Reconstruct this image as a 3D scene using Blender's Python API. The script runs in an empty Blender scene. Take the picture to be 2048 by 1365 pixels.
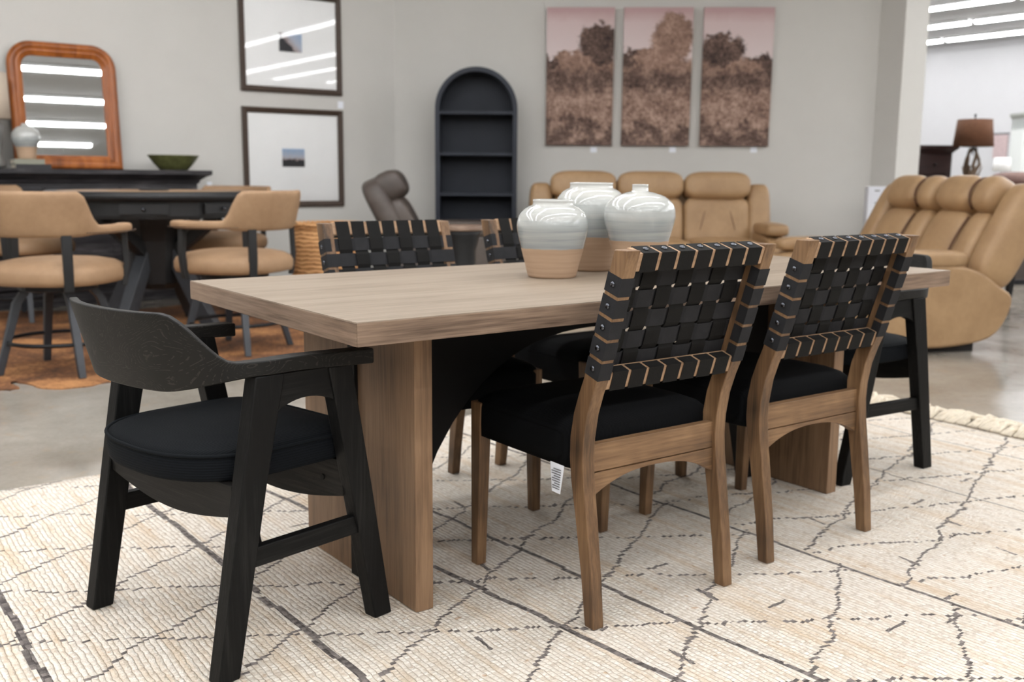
import bpy, bmesh, math, random
from math import sin, cos, pi, radians, sqrt
from mathutils import Vector, Matrix

random.seed(7)
scn = bpy.context.scene
COL = scn.collection

# ------------------------------------------------------------------ camera
F_PX = 2009.09
PITCH, ROLL, YAW = 0.161881, 0.007551, 0.638129
CAM = Vector((-0.93447, -1.78273, 1.05017))
fwd = Vector((sin(YAW) * cos(PITCH), cos(YAW) * cos(PITCH), -sin(PITCH)))
r0 = Vector((cos(YAW), -sin(YAW), 0))
u0 = r0.cross(fwd)
rt = r0 * cos(ROLL) + u0 * sin(ROLL)
up = -r0 * sin(ROLL) + u0 * cos(ROLL)
cd = bpy.data.cameras.new('camera')
cam = bpy.data.objects.new('camera', cd)
COL.objects.link(cam)
m = Matrix((rt, up, -fwd)).transposed().to_4x4()
m.translation = CAM
cam.matrix_world = m
cd.sensor_width = 36.0
cd.lens = F_PX / 2048 * 36.0
cd.clip_start = 0.05
cd.clip_end = 100
cd.dof.use_dof = True
cd.dof.focus_distance = 2.05
cd.dof.aperture_fstop = 4.0
cd.dof.aperture_blades = 9
scn.camera = cam

# ------------------------------------------------------------------ world, exposure
w = bpy.data.worlds.new('world')
scn.world = w
w.use_nodes = True
w.node_tree.nodes['Background'].inputs[0].default_value = (0.95, 0.97, 1, 1)
w.node_tree.nodes['Background'].inputs[1].default_value = 0.15
vs = scn.view_settings
vs.view_transform = 'Standard'
vs.look = 'None'
vs.exposure = 0.13
vs.gamma = 1.0
vs.use_curve_mapping = False
STRIP_POWER = 26.0
CEIL = 3.6
FZ = -0.012            # concrete floor; z = 0 is the top of the big rug


# ------------------------------------------------------------------ materials
def srgb(r, g, b):
    f = lambda c: c / 12.92 if c <= 0.04045 else ((c + 0.055) / 1.055) ** 2.4
    return (f(r / 255), f(g / 255), f(b / 255), 1)


class NT:
    def __init__(self, name):
        self.m = bpy.data.materials.new(name)
        self.m.use_nodes = True
        self.t = self.m.node_tree
        self.b = self.t.nodes['Principled BSDF']

    def n(self, typ, **kw):
        x = self.t.nodes.new(typ)
        for k, v in kw.items():
            if k.startswith('i_'):
                x.inputs[k[2:].replace('_', ' ')].default_value = v
            else:
                setattr(x, k, v)
        return x

    def l(self, a, b):
        self.t.links.new(a, b)

    def math(self, op, a, b=None, c=None):
        x = self.t.nodes.new('ShaderNodeMath')
        x.operation = op
        for i, v in enumerate((a, b, c)):
            if v is None:
                continue
            if isinstance(v, (int, float)):
                x.inputs[i].default_value = v
            else:
                self.l(v, x.inputs[i])
        return x.outputs[0]

    def coord(self, scale=(1, 1, 1), rot=(0, 0, 0), kind='Object'):
        tc = self.n('ShaderNodeTexCoord')
        mp = self.n('ShaderNodeMapping')
        mp.inputs['Scale'].default_value = scale
        mp.inputs['Rotation'].default_value = rot
        self.l(tc.outputs[kind], mp.inputs['Vector'])
        return mp.outputs['Vector']

    def noise(self, vec, scale, detail=3, rough=0.55, dist=0.0):
        x = self.n('ShaderNodeTexNoise')
        x.inputs['Scale'].default_value = scale
        x.inputs['Detail'].default_value = detail
        x.inputs['Roughness'].default_value = rough
        x.inputs['Distortion'].default_value = dist
        self.l(vec, x.inputs['Vector'])
        return x.outputs['Fac']

    def ramp(self, fac, stops):
        x = self.n('ShaderNodeValToRGB')
        e = x.color_ramp.elements
        e[0].position, e[0].color = stops[0]
        e[1].position, e[1].color = stops[-1]
        for p, c in stops[1:-1]:
            k = e.new(p)
            k.color = c
        self.l(fac, x.inputs[0])
        return x.outputs[0]

    def mix(self, fac, a, b, mode='MIX'):
        x = self.n('ShaderNodeMix', data_type='RGBA', blend_type=mode)
        for v, i in ((fac, 0), (a, 6), (b, 7)):
            if isinstance(v, (int, float)):
                x.inputs[i].default_value = v
            elif isinstance(v, tuple):
                x.inputs[i].default_value = v
            else:
                self.l(v, x.inputs[i])
        return x.outputs[2]

    def bump(self, h, strength, dist):
        x = self.n('ShaderNodeBump')
        x.inputs['Strength'].default_value = strength
        x.inputs['Distance'].default_value = dist
        self.l(h, x.inputs['Height'])
        self.l(x.outputs[0], self.b.inputs['Normal'])

    def base(self, c):
        if isinstance(c, tuple):
            self.b.inputs['Base Color'].default_value = c
        else:
            self.l(c, self.b.inputs['Base Color'])

    def rough(self, r):
        if isinstance(r, (int, float)):
            self.b.inputs['Roughness'].default_value = r
        else:
            self.l(r, self.b.inputs['Roughness'])


def plain(name, rgb, rough=0.5, metal=0.0, var=0.06, scale=6.0, bump=0.0, spec=0.5):
    k = NT(name)
    v = k.coord()
    f = k.noise(v, scale, 4)
    c = srgb(*rgb)
    a = tuple(x * (1 - var) for x in c[:3]) + (1,)
    b = tuple(min(1, x * (1 + var)) for x in c[:3]) + (1,)
    k.base(k.ramp(f, [(0.3, a), (0.7, b)]))
    k.rough(rough)
    k.b.inputs['Metallic'].default_value = metal
    k.b.inputs['Specular IOR Level'].default_value = spec
    if bump:
        k.bump(k.noise(v, 400, 2), bump, 0.001)
    return k.m


def wood(name, lo, mid, hi, axis='Z', rough=0.5, ring=1.0, fine=0.6, bump=0.15, blotch=0.25, spec=0.4):
    """grain that runs along the given object axis"""
    k = NT(name)
    st = {'X': (1.2, 14, 14), 'Y': (14, 1.2, 14), 'Z': (14, 14, 1.2)}[axis]
    fi = {'X': (6, 170, 170), 'Y': (170, 6, 170), 'Z': (170, 170, 6)}[axis]
    v = k.coord(st)
    a = k.noise(v, ring, 5, 0.6, 0.8)
    f = k.noise(k.coord(fi), 1.0, 3, 0.6)
    bl = k.noise(k.coord(), 5.0, 2)
    s = k.math('ADD', k.math('MULTIPLY', a, 1 - fine * 0.5), k.math('MULTIPLY', f, fine * 0.5))
    s = k.math('ADD', s, k.math('MULTIPLY', k.math('SUBTRACT', bl, 0.5), blotch))
    k.base(k.ramp(s, [(0.3, srgb(*lo)), (0.5, srgb(*mid)), (0.72, srgb(*hi))]))
    k.rough(rough)
    k.b.inputs['Specular IOR Level'].default_value = spec
    k.bump(f, bump, 0.0008)
    return k.m


def leather(name, lo, hi, rough=0.42, crease=0.5):
    k = NT(name)
    v = k.coord()
    a = k.noise(v, 5, 3, 0.6)
    b = k.noise(v, 38, 3, 0.6)
    k.base(k.ramp(k.math('ADD', k.math('MULTIPLY', a, 0.7), k.math('MULTIPLY', b, 0.3)), [(0.3, srgb(*lo)), (0.7, srgb(*hi))]))
    k.rough(rough)
    vo = k.n('ShaderNodeTexVoronoi', feature='DISTANCE_TO_EDGE')
    vo.inputs['Scale'].default_value = 260
    k.l(v, vo.inputs['Vector'])
    h = k.math('ADD', k.math('MULTIPLY', vo.outputs['Distance'], 0.3), k.math('MULTIPLY', k.noise(v, 14, 2), crease))
    k.bump(h, 0.35, 0.012)
    return k.m


def ribbed(name, c, axis, pitch, rough=0.85, depth=0.0012):
    """corduroy: straight ribs across one object axis"""
    k = NT(name)
    tc = k.n('ShaderNodeTexCoord')
    sp = k.n('ShaderNodeSeparateXYZ')
    k.l(tc.outputs['Object'], sp.inputs[0])
    s = k.math('ABSOLUTE', k.math('SINE', k.math('MULTIPLY', sp.outputs[axis], pi / pitch)))
    s = k.math('POWER', s, 0.6)
    n = k.noise(tc.outputs['Object'], 300, 2)
    col = k.ramp(s, [(0.0, tuple(x * 0.25 for x in srgb(*c)[:3]) + (1,)), (0.8, srgb(*c))])
    k.base(col)
    k.rough(rough)
    k.b.inputs['Specular IOR Level'].default_value = 0.1
    k.b.inputs['Sheen Weight'].default_value = 0.0
    k.bump(k.math('ADD', s, k.math('MULTIPLY', n, 0.3)), 0.6, depth)
    return k.m


def concrete():
    k = NT('polished_concrete')
    v = k.coord()
    big = k.noise(v, 0.55, 5, 0.6, 0.4)
    mid = k.noise(v, 2.6, 6, 0.65, 0.3)
    fine = k.noise(v, 60, 3)
    s = k.math('ADD', k.math('MULTIPLY', big, 0.45), k.math('ADD', k.math('MULTIPLY', mid, 0.4), k.math('MULTIPLY', fine, 0.15)))
    c = k.ramp(s, [(0.34, srgb(127, 120, 109)), (0.5, srgb(147, 141, 131)), (0.66, srgb(165, 160, 151))])
    st = k.noise(v, 7, 4, 0.7)
    c = k.mix(k.ramp(st, [(0.58, (0, 0, 0, 1)), (0.75, (0.4, 0.4, 0.4, 1))]), c, srgb(163, 138, 108))
    # saw-cut control joint
    k.base(c)
    k.rough(k.ramp(mid, [(0.3, (0.13, 0.13, 0.13, 1)), (0.7, (0.26, 0.26, 0.26, 1))]))
    k.b.inputs['Specular IOR Level'].default_value = 0.55
    k.bump(mid, 0.05, 0.01)
    return k.m


def rug_material():
    """cream knotted rows along y, charcoal lattice of stepped lines"""
    k = NT('knotted_wool')
    M = k.math
    tc = k.n('ShaderNodeTexCoord')
    sp = k.n('ShaderNodeSeparateXYZ')
    k.l(tc.outputs['Object'], sp.inputs[0])
    X, Y = sp.outputs[0], sp.outputs[1]
    wob = k.noise(tc.outputs['Object'], 3.0, 2)
    wob2 = k.noise(tc.outputs['Object'], 9.0, 2)
    PX, PY = 0.0135, 0.0125
    xr = M('DIVIDE', M('ADD', X, M('ADD', M('MULTIPLY', wob, 0.03), M('MULTIPLY', k.noise(tc.outputs['Object'], 28.0, 2), 0.012))), PX)
    xi = M('FLOOR', xr)
    xf = M('SUBTRACT', xr, xi)
    # knots along each row, staggered
    wn = k.n('ShaderNodeTexWhiteNoise', noise_dimensions='1D')
    k.l(xi, wn.inputs['W'])
    rowr = wn.outputs['Value']
    yr = M('ADD', M('DIVIDE', M('ADD', Y, M('MULTIPLY', wob2, 0.012)), PY), M('MULTIPLY', rowr, 7.3))
    yi = M('FLOOR', yr)
    yf = M('SUBTRACT', yr, yi)
    cv = k.n('ShaderNodeCombineXYZ')
    k.l(xi, cv.inputs[0])
    k.l(yi, cv.inputs[1])
    wk = k.n('ShaderNodeTexWhiteNoise', noise_dimensions='2D')
    k.l(cv.outputs[0], wk.inputs['Vector'])
    kr = wk.outputs['Value']
    xq = M('MULTIPLY', M('ADD', xi, 0.5), PX)
    # height of the loops
    hx = M('SINE', M('MULTIPLY', xf, pi))
    hy = M('SINE', M('MULTIPLY', yf, pi))
    h = M('ADD', M('MULTIPLY', M('POWER', hx, 0.6), 0.7), M('MULTIPLY', hy, M('ADD', 0.2, M('MULTIPLY', kr, 0.25))))
    # ---- lattice
    right = M('GREATER_THAN', X, 1.38)
    dx = M('SUBTRACT', xq, 1.38)
    wig = M('MULTIPLY', M('SUBTRACT', k.noise(tc.outputs['Object'], 5.0, 2), 0.5), 0.09)
    jit = M('MULTIPLY', M('SUBTRACT', rowr, 0.5), 0.012)
    yy = M('ADD', M('ADD', Y, wig), jit)

    def dist(v, per, ph):
        # distance to the nearest of the lines v = ph + n * per
        t = M('DIVIDE', M('SUBTRACT', v, ph), per)
        return M('MULTIPLY', M('ABSOLUTE', M('SUBTRACT', M('FRACT', M('ADD', t, 0.5)), 0.5)), per)
    sl = dist(M('SUBTRACT', yy, M('MULTIPLY', xq, 0.62)), 0.338, 0.283)
    dl = dist(M('ADD', yy, M('MULTIPLY', xq, 0.62)), 0.347, 0.26)
    sr = dist(M('SUBTRACT', yy, M('MULTIPLY', dx, 0.36)), 0.315, -0.40)
    dr = dist(M('ADD', yy, M('MULTIPLY', dx, 0.37)), 0.282, -0.085)

    def sel(a, b):
        mx = k.n('ShaderNodeMix', data_type='FLOAT')
        k.l(right, mx.inputs[0])
        k.l(a, mx.inputs[2])
        k.l(b, mx.inputs[3])
        return mx.outputs[0]
    s_ = sel(sl, sr)
    d_ = sel(dl, dr)
    thin = M('LESS_THAN', s_, M('ADD', 0.0026, M('MULTIPLY', kr, 0.004)))
    # the falling lines are dotted: the knot colour comes and goes along the line
    dot = M('GREATER_THAN', M('FRACT', M('ADD', M('MULTIPLY', xi, 0.31), M('MULTIPLY', kr, 0.35))), 0.34)
    dotted = M('MULTIPLY', M('LESS_THAN', d_, M('ADD', 0.0035, M('MULTIPLY', kr, 0.0035))), dot)
    lines = M('MAXIMUM', thin, dotted)
    # thick lines along the rows, drifting sideways a row at a time
    seg = M('FLOOR', M('DIVIDE', Y, 0.11))
    wseg = k.n('ShaderNodeTexWhiteNoise', noise_dimensions='1D')
    k.l(seg, wseg.inputs['W'])
    drift = M('MULTIPLY', M('SUBTRACT', wseg.outputs['Value'], 0.5), 0.012)
    gapn = k.noise(tc.outputs['Object'], 16.0, 1)
    for x0, slope, wd in ((-1.09, 0.0, 0.009), (-0.545, 0.0, 0.0095), (0.0, -0.012, 0.0095), (0.495, -0.11, 0.0085), (0.745, -0.065, 0.007), (1.365, -0.03, 0.0065), (2.25, 0.02, 0.003), (2.85, 0.0, 0.003)):
        ln = M('ADD', x0, M('ADD', M('MULTIPLY', Y, slope), drift))
        hit = M('LESS_THAN', M('ABSOLUTE', M('SUBTRACT', M('ADD', X, M('MULTIPLY', wig, 0.12)), ln)), wd)
        hit = M('MULTIPLY', hit, M('GREATER_THAN', gapn, 0.30))
        lines = M('MAXIMUM', lines, hit)
    # woven selvedge line just inside the short end
    xe = M('SUBTRACT', X, M('MULTIPLY', Y, 0.059))
    selv = M('MAXIMUM', M('LESS_THAN', M('ABSOLUTE', M('SUBTRACT', xe, 3.045)), 0.004), M('LESS_THAN', M('ABSOLUTE', M('SUBTRACT', xe, 3.075)), 0.003))
    # short strokes inside the lozenges
    for (sx, sy, ang, ln) in ((0.30, -0.02, 85, .05), (0.62, -0.33, 88, .055), (0.20, 0.30, 80, .05), (0.56, 0.36, 84, .05), (0.92, -0.13, 84, .055), (0.95, 0.08, 2, .05), (1.15, -0.52, 2, .06),
                              (1.02, -0.27, 2, .05), (1.55, -0.30, 80, .05), (1.42, -0.50, 2, .04), (1.95, -0.20, 86, .04), (2.05, -0.02, 2, .05), (1.62, 0.06, 80, .05), (1.30, -0.58, 2, .05), (-0.25, 0.02, 86, .05),
                              (2.42, 0.02, 2, .05), (0.30, 0.95, 2, .05), (1.10, 0.55, 2, .05), (0.80, 0.83, 86, .05), (1.85, -0.42, 84, .045)):
        a = radians(ang)
        px = M('SUBTRACT', X, sx)
        py = M('SUBTRACT', Y, sy)
        u_ = M('ADD', M('MULTIPLY', px, cos(a)), M('MULTIPLY', py, sin(a)))
        v_ = M('SUBTRACT', M('MULTIPLY', py, cos(a)), M('MULTIPLY', px, sin(a)))
        hit = M('MULTIPLY', M('LESS_THAN', M('ABSOLUTE', u_), ln * 0.75), M('LESS_THAN', M('ABSOLUTE', M('ADD', v_, M('MULTIPLY', jit, 0.5))), M('ADD', 0.002, M('MULTIPLY', kr, 0.006))))
        lines = M('MAXIMUM', lines, hit)
    # ---- colour
    tint = k.noise(k.coord((22, 1.4, 1)), 1.0, 4, 0.65)
    soft = M('ADD', M('MULTIPLY', kr, 0.28), M('MULTIPLY', k.noise(tc.outputs['Object'], 75.0, 4, 0.7), 0.72))
    cream = k.ramp(soft, [(0.25, srgb(198, 186, 171)), (0.45, srgb(226, 217, 204)), (0.75, srgb(241, 236, 227))])
    cream = k.mix(k.ramp(tint, [(0.48, (0, 0, 0, 1)), (0.70, (0.6, 0.6, 0.6, 1))]), cream, srgb(206, 178, 142))
    spk = k.noise(tc.outputs['Object'], 26.0, 2)
    cream = k.mix(k.ramp(spk, [(0.68, (0, 0, 0, 1)), (0.74, (0.6, 0.6, 0.6, 1))]), cream, srgb(186, 146, 104))
    gap_shade = k.ramp(hx, [(0.0, (1, 1, 1, 1)), (0.36, (0, 0, 0, 1))])  # shading between the pile rows, put into the colour
    cream = k.mix(k.math('MULTIPLY', gap_shade, M('MULTIPLY', M('ADD', kr, k.noise(tc.outputs['Object'], 40.0, 3)), 0.62)), cream, srgb(158, 134, 104))
    dark = k.ramp(kr, [(0.0, srgb(84, 79, 77)), (1.0, srgb(142, 134, 129))])
    k.base(k.mix(lines, k.mix(M('MULTIPLY', selv, 0.45), cream, srgb(120, 104, 88)), dark))
    k.rough(0.95)
    k.b.inputs['Specular IOR Level'].default_value = 0.1
    fz = k.noise(tc.outputs['Object'], 210, 3)
    k.bump(M('ADD', h, M('MULTIPLY', fz, 0.7)), 0.75, 0.007)
    return k.m


def glaze():
    """wheel-thrown jar: white-blue glaze above, bare clay below, split by object height"""
    k = NT('two_tone_stoneware')
    M = k.math
    tc = k.n('ShaderNodeTexCoord')
    sp = k.n('ShaderNodeSeparateXYZ')
    k.l(tc.outputs['Object'], sp.inputs[0])
    Z = sp.outputs[2]
    n = k.noise(tc.outputs['Object'], 22, 3)
    at = k.n('ShaderNodeAttribute', attribute_type='OBJECT', attribute_name='glaze_line')
    z0 = M('ADD', at.outputs['Fac'], M('MULTIPLY', M('SUBTRACT', n, 0.5), 0.006))
    top = M('GREATER_THAN', Z, z0)
    ringv = k.coord((3, 3, 150))
    rg = k.noise(ringv, 1.0, 3, 0.7)
    rg2 = k.noise(k.coord((2.5, 2.5, 46)), 1.0, 2)
    hgt = M('DIVIDE', M('SUBTRACT', Z, at.outputs['Fac']), 0.16)
    body = k.ramp(hgt, [(0.0, srgb(140, 148, 150)), (0.4, srgb(166, 171, 170)), (0.85, srgb(184, 184, 179))])
    streak = k.ramp(rg, [(0.36, (1, 1, 1, 1)), (0.48, (0, 0, 0, 1))])
    lowm = k.ramp(hgt, [(0.35, (1, 1, 1, 1)), (0.75, (0.15, 0.15, 0.15, 1))])
    g = k.mix(M('MULTIPLY', M('MULTIPLY', streak, lowm), 0.55), body, srgb(128, 136, 138))
    g = k.mix(M('MULTIPLY', k.ramp(rg2, [(0.45, (0, 0, 0, 1)), (0.6, (1, 1, 1, 1))]), 0.35), g, srgb(196, 195, 190))
    cl = k.ramp(k.noise(k.coord((4, 4, 90)), 1.0, 3), [(0.3, srgb(166, 138, 113)), (0.7, srgb(184, 157, 131))])
    k.base(k.mix(top, cl, g))
    rr = k.n('ShaderNodeMix', data_type='FLOAT')
    k.l(top, rr.inputs[0])
    rr.inputs[2].default_value = 0.8
    rr.inputs[3].default_value = 0.05
    k.l(M('MULTIPLY', top, 0.4), k.b.inputs['Coat Weight'])
    k.b.inputs['Coat Roughness'].default_value = 0.02
    k.l(rr.outputs[0], k.b.inputs['Roughness'])
    k.bump(M('ADD', rg, M('MULTIPLY', M('MULTIPLY', top, n), 1.2)), 0.1, 0.003)
    return k.m


def landscape(seed):
    """printed field-and-trees photograph for a canvas: generated coords u, v"""
    k = NT('landscape_print_%s' % 'abc'[seed])
    M = k.math
    tc = k.n('ShaderNodeTexCoord')
    sp = k.n('ShaderNodeSeparateXYZ')
    k.l(tc.outputs['Generated'], sp.inputs[0])
    U, V = sp.outputs[0], sp.outputs[2]
    mp = k.n('ShaderNodeMapping')
    mp.inputs['Scale'].default_value = (1, 1, 2.0)
    mp.inputs['Location'].default_value = (seed * 3.7, 0, seed * 1.3)
    k.l(tc.outputs['Generated'], mp.inputs[0])
    n1 = k.noise(mp.outputs[0], 4.0, 5, 0.65)
    n2 = k.noise(mp.outputs[0], 13.0, 5, 0.7)
    n3 = k.noise(mp.outputs[0], 7.0, 5, 0.65)
    n4 = k.noise(mp.outputs[0], 26.0, 4, 0.75)
    n2 = M('ADD', M('MULTIPLY', n2, 0.30), M('ADD', M('MULTIPLY', n1, 0.38), M('MULTIPLY', n4, 0.32)))
    ramp_ = k.ramp
    g = lambda *a: srgb(*a)

    def below(x, th, wd=0.035):
        q = M('ADD', M('DIVIDE', M('SUBTRACT', th, x), wd), 0.5)
        return M('MINIMUM', M('MAXIMUM', q, 0.0), 1.0)
    sky = ramp_(M('ADD', V, M('MULTIPLY', n1, 0.06)), [(0.66, g(220, 206, 205)), (0.92, g(210, 190, 189)), (1.04, g(190, 160, 160))])
    field = ramp_(n2, [(0.36, g(72, 56, 52)), (0.47, g(136, 110, 98)), (0.60, g(194, 166, 150))])
    dark = ramp_(n2, [(0.38, g(50, 42, 43)), (0.50, g(92, 76, 70)), (0.62, g(150, 124, 112))])
    mid = ramp_(n2, [(0.36, g(92, 72, 66)), (0.50, g(150, 122, 108)), (0.62, g(190, 160, 144))])
    edge = M('MULTIPLY', M('SUBTRACT', n3, 0.5), 0.22)
    ve = M('ADD', V, edge)
    c = k.mix(below(ve, 0.64), sky, mid)
    blobs = {0: [(0.78, 0.74, 0.30, 0.145, 0), (0.36, 0.60, 0.32, 0.085, 1), (0.0, 0.60, 0.16, 0.06, 0)],
             1: [(0.72, 0.78, 0.30, 0.17, 1), (0.1, 0.63, 0.22, 0.07, 0), (0.45, 0.63, 0.3, 0.1, 1)],
             2: [(0.27, 0.69, 0.34, 0.115, 0), (0.85, 0.58, 0.3, 0.08, 0), (0.60, 0.56, 0.3, 0.06, 1)]}[seed]
    for (bu, bv, ru, rv, t) in blobs:
        du = M('DIVIDE', M('SUBTRACT', M('ADD', U, M('MULTIPLY', M('SUBTRACT', n2, 0.5), 0.5)), bu), ru)
        dv = M('DIVIDE', M('SUBTRACT', M('ADD', V, M('MULTIPLY', M('SUBTRACT', n3, 0.5), 0.25)), bv), rv)
        r = M('ADD', M('MULTIPLY', du, du), M('MULTIPLY', dv, dv))
        c = k.mix(below(r, 1.0, 0.35), c, mid if t else dark)
    band = M('MULTIPLY', below(M('ADD', V, M('MULTIPLY', edge, 1.2)), 0.545, 0.07), 0.85)
    c = k.mix(band, c, dark)
    fl = below(M('ADD', V, M('MULTIPLY', edge, 1.3)), 0.41, 0.08)
    c = k.mix(fl, c, field)
    low = below(M('ADD', V, M('MULTIPLY', M('SUBTRACT', n1, 0.5), 0.9)), 0.14, 0.08)
    c = k.mix(M('MULTIPLY', low, 0.75), c, dark)
    k.base(c)
    k.rough(0.8)
    k.b.inputs['Specular IOR Level'].default_value = 0.15
    return k.m


def small_photo(name, flip):
    k = NT(name)
    tc = k.n('ShaderNodeTexCoord')
    sp = k.n('ShaderNodeSeparateXYZ')
    k.l(tc.outputs['Generated'], sp.inputs[0])
    n = k.noise(tc.outputs['Generated'], 5, 4)
    v = k.math('ADD', sp.outputs[2], k.math('MULTIPLY', k.math('SUBTRACT', n, 0.5), 0.5))
    if flip:
        v = k.math('ADD', k.math('MULTIPLY', v, 0.4), k.math('MULTIPLY', sp.outputs[0], 0.55))
    k.base(k.ramp(v, [(0.38, srgb(34, 34, 40)), (0.43, srgb(176, 160, 158)), (0.6, srgb(186, 192, 204)), (0.9, srgb(160, 182, 208))]))
    k.rough(0.5)
    return k.m


def emit(name, c, s):
    k = NT(name)
    k.b.inputs['Base Color'].default_value = (0.9, 0.9, 0.9, 1)
    k.b.inputs['Emission Color'].default_value = c
    k.b.inputs['Emission Strength'].default_value = s
    return k.m


def glass(name):
    """thin picture glass: clear with a mirror-like sheen"""
    k = NT(name)
    nodes, t = k.t.nodes, k.t
    nodes.remove(k.b)
    out = nodes['Material Output']
    tr = nodes.new('ShaderNodeBsdfTransparent')
    gl = nodes.new('ShaderNodeBsdfGlossy')
    gl.inputs['Roughness'].default_value = 0.02
    fr = nodes.new('ShaderNodeFresnel')
    fr.inputs['IOR'].default_value = 1.5
    mx = nodes.new('ShaderNodeMixShader')
    k.l(fr.outputs[0], mx.inputs[0])
    t.links.new(tr.outputs[0], mx.inputs[1])
    t.links.new(gl.outputs[0], mx.inputs[2])
    t.links.new(mx.outputs[0], out.inputs[0])
    return k.m


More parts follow.
